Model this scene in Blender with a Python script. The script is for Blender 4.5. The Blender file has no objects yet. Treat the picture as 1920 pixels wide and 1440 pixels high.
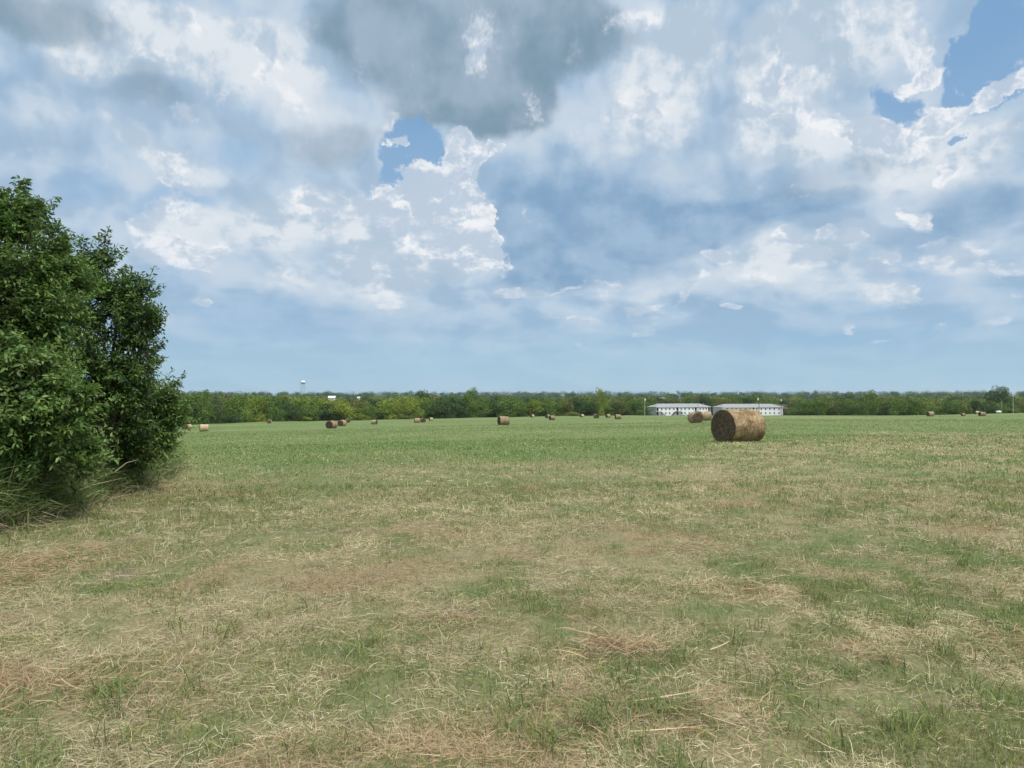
import bpy, bmesh, math, random
import numpy as np
from mathutils import Vector, Matrix
R = math.radians
scene = bpy.context.scene
COL = scene.collection
random.seed(7)

# ------------------------------------------------------------------ camera
FPX = 1450.0            # focal length in photograph pixels (1920 wide)
HORIZ = 745.0           # row of the true horizon in the photograph
EYE = 1.6
cam_d = bpy.data.cameras.new('camera')
cam_d.sensor_width = 36.0
cam_d.lens = 36.0 * FPX / 1920.0
cam_d.clip_start = 0.05
cam_d.clip_end = 20000.0
cam = bpy.data.objects.new('camera', cam_d)
COL.objects.link(cam)
cam.location = (0, 0, EYE)
PITCH = math.atan((HORIZ - 720.0) / FPX)
cam.rotation_euler = (R(90) + PITCH, 0, 0)
scene.camera = cam

# ------------------------------------------------------------------ sun
SUN_EL, SUN_AZ = R(58), R(128)      # azimuth clockwise from +Y (the view direction)
sun_d = bpy.data.lights.new('sun', 'SUN')
sun_d.energy = 2.6
sun_d.angle = R(8)
sun_d.color = (1.0, 0.95, 0.86)
sun = bpy.data.objects.new('sun', sun_d)
COL.objects.link(sun)
sdir = Vector((math.sin(SUN_AZ) * math.cos(SUN_EL), math.cos(SUN_AZ) * math.cos(SUN_EL), math.sin(SUN_EL)))
sun.rotation_euler = sdir.to_track_quat('Z', 'Y').to_euler()
sun.location = sdir * 50

# ------------------------------------------------------------------ exposure
vs = scene.view_settings
vs.view_transform = 'Standard'
vs.look = 'None'
vs.exposure = 0.06
vs.gamma = 1.0
vs.use_curve_mapping = False

# ------------------------------------------------------------------ world: Nishita sky + procedural clouds by direction
world = bpy.data.worlds.new('World')
scene.world = world
world.use_nodes = True
WS = 0.12
def build_world():
    nt = world.node_tree
    nt.nodes.clear()
    N, L = nt.nodes, nt.links
    def node(t, **kw):
        n = N.new(t)
        for k, v in kw.items(): setattr(n, k, v)
        return n
    def put(sock, v):
        if isinstance(v, bpy.types.NodeSocket): L.new(v, sock)
        else: sock.default_value = v
    def M(op, a, b=0.0, c=0.0, clamp=False):
        n = node('ShaderNodeMath', operation=op, use_clamp=clamp)
        put(n.inputs[0], a); put(n.inputs[1], b); put(n.inputs[2], c)
        return n.outputs[0]
    def V(op, a, b=(0, 0, 0), c=None, scale=None):
        n = node('ShaderNodeVectorMath', operation=op)
        put(n.inputs[0], a); put(n.inputs[1], b)
        if c is not None: put(n.inputs[2], c)
        if scale is not None: put(n.inputs[3], scale)
        return n.outputs['Value'] if op in ('DOT_PRODUCT', 'LENGTH') else n.outputs[0]
    def SS(x, lo, hi, a=0.0, b=1.0):
        n = node('ShaderNodeMapRange', interpolation_type='SMOOTHSTEP')
        put(n.inputs['Value'], x); put(n.inputs['From Min'], lo); put(n.inputs['From Max'], hi)
        put(n.inputs['To Min'], a); put(n.inputs['To Max'], b)
        return n.outputs[0]
    def LR(x, lo, hi, a=0.0, b=1.0):
        n = node('ShaderNodeMapRange', clamp=True)
        put(n.inputs['Value'], x); put(n.inputs['From Min'], lo); put(n.inputs['From Max'], hi)
        put(n.inputs['To Min'], a); put(n.inputs['To Max'], b)
        return n.outputs[0]
    def mix(f, a, b):
        n = node('ShaderNodeMix', data_type='RGBA')
        put(n.inputs[0], f); put(n.inputs[6], a if not isinstance(a, tuple) else (*a, 1)); put(n.inputs[7], b if not isinstance(b, tuple) else (*b, 1))
        return n.outputs[2]
    def noise(vec, scale, detail=5.0, rough=0.5, dist=0.0, color=False, lac=2.0):
        n = node('ShaderNodeTexNoise', noise_dimensions='2D')
        put(n.inputs['Vector'], vec); n.inputs['Scale'].default_value = scale
        n.inputs['Detail'].default_value = detail; n.inputs['Roughness'].default_value = rough
        n.inputs['Distortion'].default_value = dist; n.inputs['Lacunarity'].default_value = lac
        return n.outputs['Color'] if color else n.outputs['Fac']
    tc = node('ShaderNodeTexCoord')
    d = V('NORMALIZE', tc.outputs['Generated'])
    sp = node('ShaderNodeSeparateXYZ'); L.new(d, sp.inputs[0])
    az = M('MULTIPLY', M('ARCTAN2', sp.outputs[0], sp.outputs[1]), 57.2958)
    el = M('MULTIPLY', M('ARCSINE', M('MAXIMUM', sp.outputs[2], -0.02)), 57.2958)
    cb = node('ShaderNodeCombineXYZ'); L.new(az, cb.inputs[0]); L.new(el, cb.inputs[1])
    P = cb.outputs[0]                                   # degrees
    # noise space: cloud texture gets finer and flatter towards the horizon
    g = M('MULTIPLY', M('LOGARITHM', M('MAXIMUM', M('ADD', el, 6.0), 1.0), 2.718281828), 17.0)
    cq = node('ShaderNodeCombineXYZ'); L.new(M('MULTIPLY', az, 0.66), cq.inputs[0]); L.new(g, cq.inputs[1])
    Q = cq.outputs[0]
    w1 = V('SUBTRACT', noise(Q, 0.16, 6, 0.55, color=True), (0.5, 0.5, 0.5))
    w2 = V('SUBTRACT', noise(Q, 0.55, 6, 0.6, color=True), (0.5, 0.5, 0.5))
    shrink = SS(el, 0.0, 16.0, 0.35, 1.0)
    wsum = V('ADD', V('SCALE', w1, scale=4.2), V('SCALE', w2, scale=2.6))
    PW = V('ADD', P, V('MULTIPLY', V('SCALE', wsum, scale=shrink), (1.2, 0.8, 0)))      # strongly torn
    PS = V('ADD', P, V('MULTIPLY', V('SCALE', w1, scale=M('MULTIPLY', shrink, 4.5)), (1.2, 0.7, 0)))  # softly torn
    f1 = noise(Q, 0.5, 7, 0.58)
    f2 = noise(V('ADD', Q, (31.7, 12.3, 0)), 1.25, 6, 0.6)
    # relief light: the same billow sampled a little way towards the light
    vq = V('ADD', Q, V('SCALE', w2, scale=1.5))
    ra = noise(vq, 0.48, 5, 0.5)
    rb = noise(V('ADD', vq, (0.34, 0.46, 0)), 0.48, 5, 0.5)
    relief = M('SUBTRACT', ra, rb)
    vq2 = V('ADD', Q, V('SCALE', w1, scale=2.5))
    relief2 = M('SUBTRACT', noise(vq2, 0.17, 4, 0.5), noise(V('ADD', vq2, (0.9, 1.2, 0)), 0.17, 4, 0.5))
    def feat(plist, base, seed_sum=None):
        acc = seed_sum
        for i, (px, py, rx, ry, ang, wgt) in enumerate(plist):
            if i % 8 == 7:          # keeps Cycles from evaluating every ellipse at once (stack space)
                base = V('ADD', base, V('SCALE', (1e-6, 0, 0), scale=acc))
            a = math.degrees(math.atan((px - 960) / FPX)); ca = math.cos(math.radians(a))
            e = math.degrees(math.atan((HORIZ - py) * ca / FPX))
            k = 57.2958 / FPX
            rxd = rx * k * ca * ca; ryd = ry * k * ca
            mp = node('ShaderNodeMapping', vector_type='TEXTURE')
            L.new(base, mp.inputs[0])
            mp.inputs['Location'].default_value = (a, e, 0)
            mp.inputs['Rotation'].default_value = (0, 0, math.radians(ang))
            mp.inputs['Scale'].default_value = (rxd, ryd, 1)
            r2 = V('DOT_PRODUCT', mp.outputs[0], mp.outputs[0])
            s = SS(r2, 1.0, 0.0, 0.0, wgt)
            acc = s if acc is None else M('ADD', acc, s)
        return acc
    sky = node('ShaderNodeTexSky', sky_type='NISHITA', sun_disc=False, sun_elevation=SUN_EL, sun_rotation=SUN_AZ)
    sky.air_density = 1.3; sky.dust_density = 2.0
    k = 1.0 / WS
    def C(r, g, b): return (r * k, g * k, b * k)
    lin = lambda v: ((v / 255 + 0.055) / 1.055) ** 2.4
    def S(r, g, b): return C(lin(r), lin(g), lin(b))
    clear = mix(0.65, sky.outputs[0], mix(SS(el, 3, 24), S(150, 190, 218), S(116, 164, 211)))
    # veil of thin cloud, bluish grey
    lowf = noise(Q, 0.07, 3, 0.5)
    veil_c = mix(SS(M('ADD', lowf, M('MULTIPLY', M('SUBTRACT', f1, 0.5), 0.35)), 0.35, 0.65), S(160, 187, 213), S(182, 203, 223))
    hole = feat([(780,275,85,62,0,1.3),(760,330,50,40,0,.8),(1890,80,120,130,0,1.5),(1830,50,50,90,0,.8),(1700,185,90,45,-25,.9),(1850,160,80,60,0,.8),
                 (1830,250,22,16,0,.9),(1250,640,300,26,0,.0)], PW)
    hole_m = SS(M('ADD', hole, M('ADD', M('MULTIPLY', M('SUBTRACT', f1, 0.5), 1.0), M('MULTIPLY', M('SUBTRACT', f2, .5), .7))), 0.22, 0.74)
    col = mix(SS(relief2, -.12, .16), veil_c, S(196, 210, 224))
    shade2 = SS(relief2, .02, -.16)
    col = mix(M('MULTIPLY', shade2, .5), col, S(140, 168, 196))
    # pale clear band above the horizon
    hz = SS(M('ADD', el, M('MULTIPLY', M('SUBTRACT', f1, .5), 5)), 9.0, 2.0)
    col = mix(M('MULTIPLY', hz, 0.85), col, mix(SS(el, 0, 7), S(165, 198, 217), S(152, 187, 214)))
    # bluer thin patches
    blue = feat([(430,290,90,45,-10,.6),(150,345,120,60,15,.6),(330,390,120,60,10,.7),(450,200,100,40,0,.25),
                 (620,700,400,50,0,.25),(520,600,250,60,0,.5),(330,520,120,50,0,.4),(1600,620,400,90,0,.35),(1750,500,90,80,0,.5)], PS)
    col = mix(M('MULTIPLY', SS(blue, 0.1, 0.9), 0.8), col, S(138, 176, 213))
    # deep blue shaded mass in the middle right
    dblue = feat([(1050,420,170,120,0,.6),(1010,440,130,150,0,.9),(1150,440,260,110,0,.7),(1060,500,170,50,0,.7),(1330,430,210,60,5,.9),(1200,330,200,110,0,.35),
                  (1370,120,40,130,0,.6),(1440,330,150,60,0,.4),(1820,400,160,60,5,.9),(1500,385,200,30,5,.8),(620,600,200,40,0,.4),(900,610,300,30,5,.35),(250,150,160,35,0,.3)], PS)
    col = mix(M('MULTIPLY', SS(dblue, 0.15, 0.95), 0.85), col, mix(SS(M('ADD', f1, M('MULTIPLY', relief2, .45)), .3, .7), S(126, 160, 193), S(150, 179, 207)))
    # soft light masses
    soft = feat([(330,60,320,60,5,.5),(180,110,160,40,10,.5),(450,60,120,50,0,.4),(1350,40,200,60,0,.4),(760,470,200,110,0,.5),(560,450,160,100,0,.4),(250,90,230,70,10,.9),(420,110,230,110,-10,.8),(560,90,140,90,0,.6),(70,200,110,120,0,.45),(330,300,130,40,-25,.8),(240,240,110,40,-30,.6),
                 (600,240,130,70,0,.55),(1230,130,130,160,0,.8),(1180,250,140,80,20,.5),(1260,90,120,90,0,.5),(1330,250,90,60,0,.3),(1850,280,130,70,10,.6),(1560,60,230,110,0,1.0),(1450,190,130,180,0,.9),
                 (1620,260,260,90,-10,.9),(1790,300,200,70,15,.8),(860,110,90,110,0,.5),(820,410,150,120,0,.9),(640,400,120,80,0,.8),(480,420,120,80,0,.55),
                 (340,440,110,70,0,.8),(700,510,110,90,0,.7),(1500,470,230,50,12,.9),(1580,520,170,60,0,.6),(1800,480,130,50,0,.8),(1180,560,200,30,12,.4),
                 (1200,595,160,22,8,.4),(1430,530,80,22,0,.6),(980,545,90,20,0,.5),(540,530,70,50,0,.5),(1670,560,80,30,0,.6)], PS)
    sm = SS(M('ADD', soft, M('MULTIPLY', M('SUBTRACT', f1, 0.5), 0.9)), 0.15, 0.95)
    col = mix(M('MULTIPLY', sm, 0.88), col, mix(SS(M('ADD', M('ADD', f2, M('MULTIPLY', relief, 0.8)), M('MULTIPLY', relief2, 2.2)), .25, .78), S(180, 198, 215), S(222, 228, 234)))
    # heavy grey bases
    grey = feat([(830,110,280,140,-12,1.0),(700,40,170,70,0,.6),(900,190,150,70,0,.6),(1060,70,130,90,0,.6),(1000,30,140,70,0,.4),(60,40,240,60,5,.8),(250,160,170,40,0,.35),(330,210,150,40,-15,.35),
                 (610,265,120,60,10,.7),(1130,60,110,80,0,.5),(1560,340,170,50,8,.4),(1000,20,200,60,0,.5),(800,210,160,50,20,.5),(960,170,120,60,-20,.5)], V('MULTIPLY_ADD', PW, (.5,.5,.5), V('SCALE', PS, scale=.5)))
    gm = SS(M('ADD', grey, M('MULTIPLY', M('SUBTRACT', f1, .5), .7)), 0.08, 0.95)
    col = mix(M('MULTIPLY', gm, 0.95), col, mix(SS(M('ADD', M('ADD', lowf, M('MULTIPLY', f1, .35)), M('MULTIPLY', relief2, .85)), .5, .85), S(120, 147, 166), S(154, 174, 193)))
    # holes to the clear blue
    hole_b = M('MULTIPLY', hole_m, 1.0)
    col = mix(M('MULTIPLY', hole_b, 0.92), col, clear)
    # torn cumulus
    cum = feat([(820,350,95,70,0,1.3),(740,385,110,60,0,1.1),(880,320,55,80,0,1.2),(890,420,50,110,0,1.1),(830,450,120,60,0,.8),(905,270,25,35,20,1.0),
                (640,385,90,50,0,.6),(930,490,25,35,0,.6),
                (570,380,50,45,-30,.9),(340,390,60,40,0,.9),(280,430,50,40,0,.8),(350,475,110,32,0,1.0),(690,505,60,50,0,.9),(720,560,35,40,0,.7),(735,578,30,10,0,.8),
                (385,573,35,14,0,1.1),(520,510,45,22,0,.7),(355,345,60,18,-25,1.0),(320,300,60,22,-30,.8),
                (345,30,30,40,30,.8),(500,95,60,25,-35,.9),(490,140,35,20,-20,.9),(545,190,35,50,35,.7),(335,215,45,22,-15,.7),(290,110,60,20,10,.7),(420,190,40,22,-20,.6),
                (905,80,36,70,0,.5),(915,60,60,80,0,.3),(1205,200,60,45,0,.8),(1200,30,90,30,0,.8),(1003,200,14,30,0,.6),(730,225,28,20,20,.6),(740,262,28,12,0,.9),
                (1480,110,60,60,0,1.2),(1440,180,60,60,0,.9),(1500,210,70,40,0,1.1),(1410,210,40,50,0,.7),(1650,240,80,40,-10,1.2),(1580,225,60,40,0,.9),
                (1790,210,70,35,10,1.2),(1880,170,60,35,30,1.1),(1720,260,100,40,0,.8),(1740,120,70,25,15,1.1),(1730,50,50,70,0,.8),(1590,40,40,30,30,.7),(1560,100,60,50,0,.6),
                (1780,340,35,30,50,.9),(1710,400,35,32,0,1.1),(1750,190,40,10,20,.5),(1700,155,35,14,-30,.6),
                (1370,480,55,16,0,1.1),(1490,455,45,20,15,1.0),(1560,425,28,22,0,1.1),(1545,480,70,24,5,.9),(1620,440,35,22,0,.8),(1660,480,40,20,0,.8),
                (1800,480,100,18,5,1.0),(1890,500,60,25,0,.8),(1760,450,60,15,0,.6),(1700,560,45,20,-5,1.1),(1660,535,25,18,0,.7),
                (1348,575,30,12,-5,1.2),(1430,530,45,14,-5,.8),(1290,550,45,10,38,1.0),(1215,575,40,12,18,.9),(1185,580,26,16,0,1.0),(1090,598,60,12,3,1.1),
                (1205,620,28,8,0,.9),(1095,650,35,10,0,.6),(960,545,60,12,-8,.9),(1060,540,110,6,12,.6),(1150,530,40,20,40,.5),
                (1592,617,14,10,0,1.0),(1645,634,36,6,0,.8),(1760,617,18,9,0,.8),(1870,600,50,10,10,.7),(1910,555,20,8,10,.9),(1320,515,14,12,0,.7)], PW)
    f3 = noise(V('ADD', Q, V('SCALE', w2, scale=.8)), 3.6, 4, 0.6)
    fld = M('ADD', cum, M('ADD', M('MULTIPLY', M('SUBTRACT', f1, 0.5), 1.1), M('ADD', M('MULTIPLY', M('SUBTRACT', f2, 0.5), 0.9), M('MULTIPLY', M('SUBTRACT', f3, 0.5), 0.55))))
    crisp = feat([(850,370,200,190,0,1.2),(1700,260,330,120,10,.9)], P)
    cm = SS(fld, M('SUBTRACT', M('MULTIPLY', crisp, .16), -.10), M('SUBTRACT', 1.1, M('MULTIPLY', crisp, .55, clamp=True)))
    rim = SS(fld, 1.25, 0.4)
    br = M('ADD', M('ADD', M('MULTIPLY', relief, 2.4), M('MULTIPLY', rim, 0.34)), M('ADD', M('MULTIPLY', M('SUBTRACT', f2, .5), 0.9), M('ADD', M('MULTIPLY', M('SUBTRACT', f3, .44), .8), M('MULTIPLY', relief2, 1.6))))
    hlow = SS(el, 1, 12, 0.45, 1.0)
    puff = mix(SS(br, 0.05, 0.75), S(186, 201, 218), S(238, 240, 243))
    puff = mix(hlow, S(186, 205, 219), puff)
    thin = SS(fld, 0.1, 0.7, 0.5, 1.0)
    col = mix(M('MULTIPLY', M('MULTIPLY', cm, thin), SS(el, 3, 11, .62, .92)), col, puff)
    # unseen bright cloud added overhead and round the veiled sun to brighten the ground
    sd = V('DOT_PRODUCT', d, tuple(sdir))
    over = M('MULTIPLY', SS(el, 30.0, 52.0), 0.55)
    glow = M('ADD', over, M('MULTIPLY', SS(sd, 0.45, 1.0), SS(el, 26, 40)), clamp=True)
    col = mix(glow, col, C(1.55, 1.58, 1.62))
    col = mix(SS(el, 0.6, -0.6), col, S(165, 198, 217))
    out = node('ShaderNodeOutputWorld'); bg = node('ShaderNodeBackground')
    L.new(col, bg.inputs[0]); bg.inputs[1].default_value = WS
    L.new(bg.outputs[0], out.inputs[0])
    world.cycles.sampling_method = 'MANUAL'
    world.cycles.sample_map_resolution = 512
build_world()

# ------------------------------------------------------------------ helpers
def smooth(x, a, b):
    t = np.clip((np.asarray(x, float) - a) / (b - a), 0, 1)
    return t * t * (3 - 2 * t)

def _hash(ix, iy, seed):
    h = (ix.astype(np.int64) * 374761393 + iy.astype(np.int64) * 668265263 + seed * 1442695041) & 0xFFFFFFFF
    h = ((h ^ (h >> 13)) * 1274126177) & 0xFFFFFFFF
    h = h ^ (h >> 16)
    return (h & 0xFFFFFF) / float(0xFFFFFF)

def vnoise(x, y, seed=0):
    x = np.asarray(x, float); y = np.asarray(y, float)
    ix = np.floor(x); iy = np.floor(y)
    fx = x - ix; fy = y - iy
    fx = fx * fx * (3 - 2 * fx); fy = fy * fy * (3 - 2 * fy)
    ix = ix.astype(np.int64); iy = iy.astype(np.int64)
    a = _hash(ix, iy, seed); b = _hash(ix + 1, iy, seed)
    c = _hash(ix, iy + 1, seed); d = _hash(ix + 1, iy + 1, seed)
    return (a * (1 - fx) + b * fx) * (1 - fy) + (c * (1 - fx) + d * fx) * fy

def fbm(x, y, seed=0, oct=4):
    s = 0; a = 0.5; n = 0
    for o in range(oct):
        s = s + a * vnoise(np.asarray(x) * 2 ** o + 17.3 * o, np.asarray(y) * 2 ** o - 9.1 * o, seed + o)
        n += a; a *= 0.5
    return s / n

_T1 = [-.6, -.42, -.233, 0, .134, .237, .29, .54, .8]
_S1 = [.038, .037, .0319, .0262, .0235, .0205, .0178, .0175, .017]
_T2 = [-.6, -.42, -.314, -.22, -.11, .028, .166, .338, .51, .58, .65, .8]
_S2 = [.034, .0316, .0279, .027, .0245, .0219, .0207, .0214, .0209, .019, .0177, .017]
_TE = [-.6, -.42, -.314, -.22, -.11, .028, .166, .338, .51, .58, .65, .8]
_EE = [270, 290, 330, 370, 420, 450, 500, 520, 420, 450, 520, 520]
def edge(t): return np.interp(t, _TE, _EE)
def ground(x, y):
    x = np.asarray(x, float); y = np.asarray(y, float)
    r = np.hypot(x, y)
    ys = np.maximum(y, 1e-3)
    t = np.clip(x / np.maximum(ys, 0.25 * r + 1e-3), -1, 1)
    E = edge(t)
    s1 = np.interp(t, _T1, _S1); s2 = np.interp(t, _T2, _S2)
    w = np.clip((ys - 120) / (E - 120), 0, 1.2)
    yc = np.minimum(ys, E * 1.25)
    yeff = np.where(y > 0, yc - 12 * (1 - np.exp(-yc / 12)), 0)
    z = -(s1 * (1 - w) + s2 * w) * yeff
    rt = np.clip(r, 0, 8000)
    far = np.interp(rt, [0, 600, 950, 1500, 2400, 8000], [-12, -12, -9, -4, 6, 7])
    b = smooth(ys, E * 1.05, E + 260)
    z = z * (1 - b) + far * b
    z = z + (fbm(x * .35, y * .35, 5, 3) - .5) * .07 * smooth(r, 0.5, 4) + (fbm(x * .03, y * .03, 9, 2) - .5) * .5 * smooth(r, 30, 120)
    return z
def gz(x, y): return float(ground(x, y))

cP, sP = math.cos(PITCH), math.sin(PITCH)
def proj(x, y, z):
    z = z - EYE
    d = y * cP + z * sP
    return 960 + FPX * x / d, 720 - FPX * (-y * sP + z * cP) / d
def at(px, py, Y):
    """point on the sight line through photograph pixel px, py at forward distance Y"""
    dx = (px - 960) / FPX; dz = (720 - py) / FPX
    wy = cP - dz * sP; wz = sP + dz * cP
    k = Y / wy
    return dx * k, Y, EYE + wz * k
def place(px, Y):
    x, y, _ = at(px, HORIZ, Y)
    return x, y, gz(x, y)

def mesh_obj(name, verts, faces, mats, parent=None, smooth_=False, mi=None, cols=None, loc=None):
    """faces: list of index lists, or an (n,k) int array"""
    me = bpy.data.meshes.new(name)
    verts = np.asarray(verts, np.float32)
    if isinstance(faces, np.ndarray):
        n, k = faces.shape
        me.vertices.add(len(verts)); me.vertices.foreach_set('co', verts.ravel())
        me.loops.add(n * k); me.loops.foreach_set('vertex_index', faces.ravel().astype(np.int32))
        me.polygons.add(n)
        me.polygons.foreach_set('loop_start', np.arange(0, n * k, k, dtype=np.int32))
        me.update(calc_edges=True)
    else:
        me.from_pydata([tuple(v) for v in verts], [], faces)
    if cols is not None:
        ca = me.color_attributes.new('Col', 'FLOAT_COLOR', 'POINT')
        c = np.ones((len(verts), 4), np.float32); c[:, :cols.shape[1]] = cols
        ca.data.foreach_set('color', c.ravel())
    for m in (mats if isinstance(mats, (list, tuple)) else [mats]): me.materials.append(m)
    if mi is not None: me.polygons.foreach_set('material_index', np.asarray(mi, np.int32))
    if smooth_: me.polygons.foreach_set('use_smooth', np.ones(len(me.polygons), bool))
    me.validate(); me.update()
    o = bpy.data.objects.new(name, me)
    COL.objects.link(o)
    if parent is not None: o.parent = parent
    if loc is not None: o.location = loc
    return o
def tag(o, label=None, cat=None, group=None, kind=None):
    if label: o['label'] = label
    if cat: o['category'] = cat
    if group: o['group'] = group
    if kind: o['kind'] = kind
    return o
def empty(name, loc, rz=0.0):
    o = bpy.data.objects.new(name, None); COL.objects.link(o)
    o.location = loc; o.rotation_euler = (0, 0, rz); o.empty_display_size = .3
    return o
class MB:
    def __init__(s): s.v = []; s.f = []; s.m = []
    def add(s, vs, fs, m=0):
        b = len(s.v); s.v += [tuple(v) for v in vs]; s.f += [[i + b for i in f] for f in fs]; s.m += [m] * len(fs); return s
    def box(s, x0, x1, y0, y1, z0, z1, m=0):
        return s.add([(x0, y0, z0), (x1, y0, z0), (x1, y1, z0), (x0, y1, z0), (x0, y0, z1), (x1, y0, z1), (x1, y1, z1), (x0, y1, z1)],
                     [[0, 3, 2, 1], [4, 5, 6, 7], [0, 1, 5, 4], [1, 2, 6, 5], [2, 3, 7, 6], [3, 0, 4, 7]], m)
    def tube(s, pts, rad, seg=8, m=0, cap=True):
        pts = [Vector(p) for p in pts]
        if not isinstance(rad, (list, tuple)): rad = [rad] * len(pts)
        rings = []
        up = Vector((.31, .17, .93))
        for i, p in enumerate(pts):
            t = (pts[min(i + 1, len(pts) - 1)] - pts[max(i - 1, 0)]).normalized()
            a = t.cross(up)
            if a.length < 1e-3: a = t.cross(Vector((1, 0, 0)))
            a.normalize(); b = t.cross(a)
            rings.append([p + (a * math.cos(2 * math.pi * k / seg) + b * math.sin(2 * math.pi * k / seg)) * rad[i] for k in range(seg)])
        vs = [v for r in rings for v in r]; fs = []
        for i in range(len(pts) - 1):
            for k in range(seg):
                fs.append([i * seg + k, i * seg + (k + 1) % seg, (i + 1) * seg + (k + 1) % seg, (i + 1) * seg + k])
        if cap: fs.append(list(range(seg))[::-1]); fs.append([(len(pts) - 1) * seg + k for k in range(seg)])
        return s.add(vs, fs, m)
    def lathe(s, prof, seg=24, m=0, c=(0, 0, 0)):
        vs = []; fs = []
        for (r, z) in prof:
            for k in range(seg):
                a = 2 * math.pi * k / seg; vs.append((c[0] + r * math.cos(a), c[1] + r * math.sin(a), c[2] + z))
        for i in range(len(prof) - 1):
            for k in range(seg): fs.append([i * seg + k, i * seg + (k + 1) % seg, (i + 1) * seg + (k + 1) % seg, (i + 1) * seg + k])
        return s.add(vs, fs, m)
    def build(s, name, mats, parent=None, smooth_=False):
        return mesh_obj(name, s.v, s.f, mats, parent, smooth_, mi=s.m)

# ------------------------------------------------------------------ materials
def mat(name, color=(.5, .5, .5), rough=.8, attr=None, noise_=0.0, nscale=5.0, transl=0.0, spec=.3, metal=0.0, bump=0.0, bscale=40.0, c2=None):
    m = bpy.data.materials.new(name); m.use_nodes = True
    nt = m.node_tree; nt.nodes.clear(); N, L = nt.nodes, nt.links
    out = N.new('ShaderNodeOutputMaterial'); b = N.new('ShaderNodeBsdfPrincipled')
    b.inputs['Roughness'].default_value = rough; b.inputs['Metallic'].default_value = metal
    b.inputs['Specular IOR Level'].default_value = spec
    if attr:
        a = N.new('ShaderNodeAttribute'); a.attribute_name = attr; src = a.outputs['Color']
    else:
        r = N.new('ShaderNodeRGB'); r.outputs[0].default_value = (*color, 1); src = r.outputs[0]
    if noise_ or c2:
        g = N.new('ShaderNodeNewGeometry') if attr else N.new('ShaderNodeTexCoord')
        n = N.new('ShaderNodeTexNoise'); n.inputs['Scale'].default_value = nscale; n.inputs['Detail'].default_value = 6
        n.inputs['Roughness'].default_value = .6
        L.new(g.outputs['Position' if attr else 'Object'], n.inputs['Vector'])
        mx = N.new('ShaderNodeMix'); mx.data_type = 'RGBA'
        if c2:
            mr = N.new('ShaderNodeMapRange'); mr.inputs['From Min'].default_value = .35; mr.inputs['From Max'].default_value = .65
            L.new(n.outputs['Fac'], mr.inputs['Value']); L.new(mr.outputs[0], mx.inputs[0])
            L.new(src, mx.inputs[6]); mx.inputs[7].default_value = (*c2, 1)
        else:
            mx.blend_type = 'MULTIPLY'; mx.inputs[0].default_value = 1
            mr = N.new('ShaderNodeMapRange'); mr.inputs['From Min'].default_value = .3; mr.inputs['From Max'].default_value = .7
            mr.inputs['To Min'].default_value = 1 - noise_; mr.inputs['To Max'].default_value = 1 + noise_ * .6
            L.new(n.outputs['Fac'], mr.inputs['Value'])
            L.new(src, mx.inputs[6]); L.new(mr.outputs[0], mx.inputs[7])
        src = mx.outputs[2]
    L.new(src, b.inputs['Base Color'])
    if bump:
        tc = N.new('ShaderNodeTexCoord'); n = N.new('ShaderNodeTexNoise'); n.inputs['Scale'].default_value = bscale; n.inputs['Detail'].default_value = 5
        L.new(tc.outputs['Object'], n.inputs['Vector']); bp = N.new('ShaderNodeBump'); bp.inputs['Strength'].default_value = bump
        L.new(n.outputs['Fac'], bp.inputs['Height']); L.new(bp.outputs[0], b.inputs['Normal'])
    if transl:
        t = N.new('ShaderNodeBsdfTranslucent'); L.new(src, t.inputs['Color'])
        ms = N.new('ShaderNodeMixShader'); ms.inputs[0].default_value = transl
        L.new(b.outputs[0], ms.inputs[1]); L.new(t.outputs[0], ms.inputs[2]); L.new(ms.outputs[0], out.inputs[0])
    else:
        L.new(b.outputs[0], out.inputs[0])
    return m

# ------------------------------------------------------------------ how green the field is at a point (0 dry straw, 1 fresh green)
def green(x, y):
    x = np.asarray(x, float); y = np.asarray(y, float)
    t = np.clip(x / np.maximum(y, 1), -.8, .8)
    n = fbm(x * .16 + 3, y * .10, 21, 4); n2 = fbm(x * .9, y * .9, 31, 4)
    ymid = 20 + 26 * smooth(t, .12, .5) - 5 * smooth(-t, .1, .3)
    far = smooth(y + (n - .5) * 30, ymid - 9, ymid + 13)
    n3 = fbm(x * 2.8, y * 2.2, 36, 3)
    near = .33 + (n2 - .5) * 1.05 + (n3 - .5) * 1.5 + (n - .5) * .45 + .18 * smooth(t, .05, .4) - .22 * smooth(-t, .15, .5)
    streak = smooth(fbm(x * .012 + 5, y * .09, 41, 3), .52, .68) * smooth(y, 40, 80)
    return np.clip(np.maximum(near * (1 - far) + far * .92, 0) - .25 * streak, 0, 1)

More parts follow.
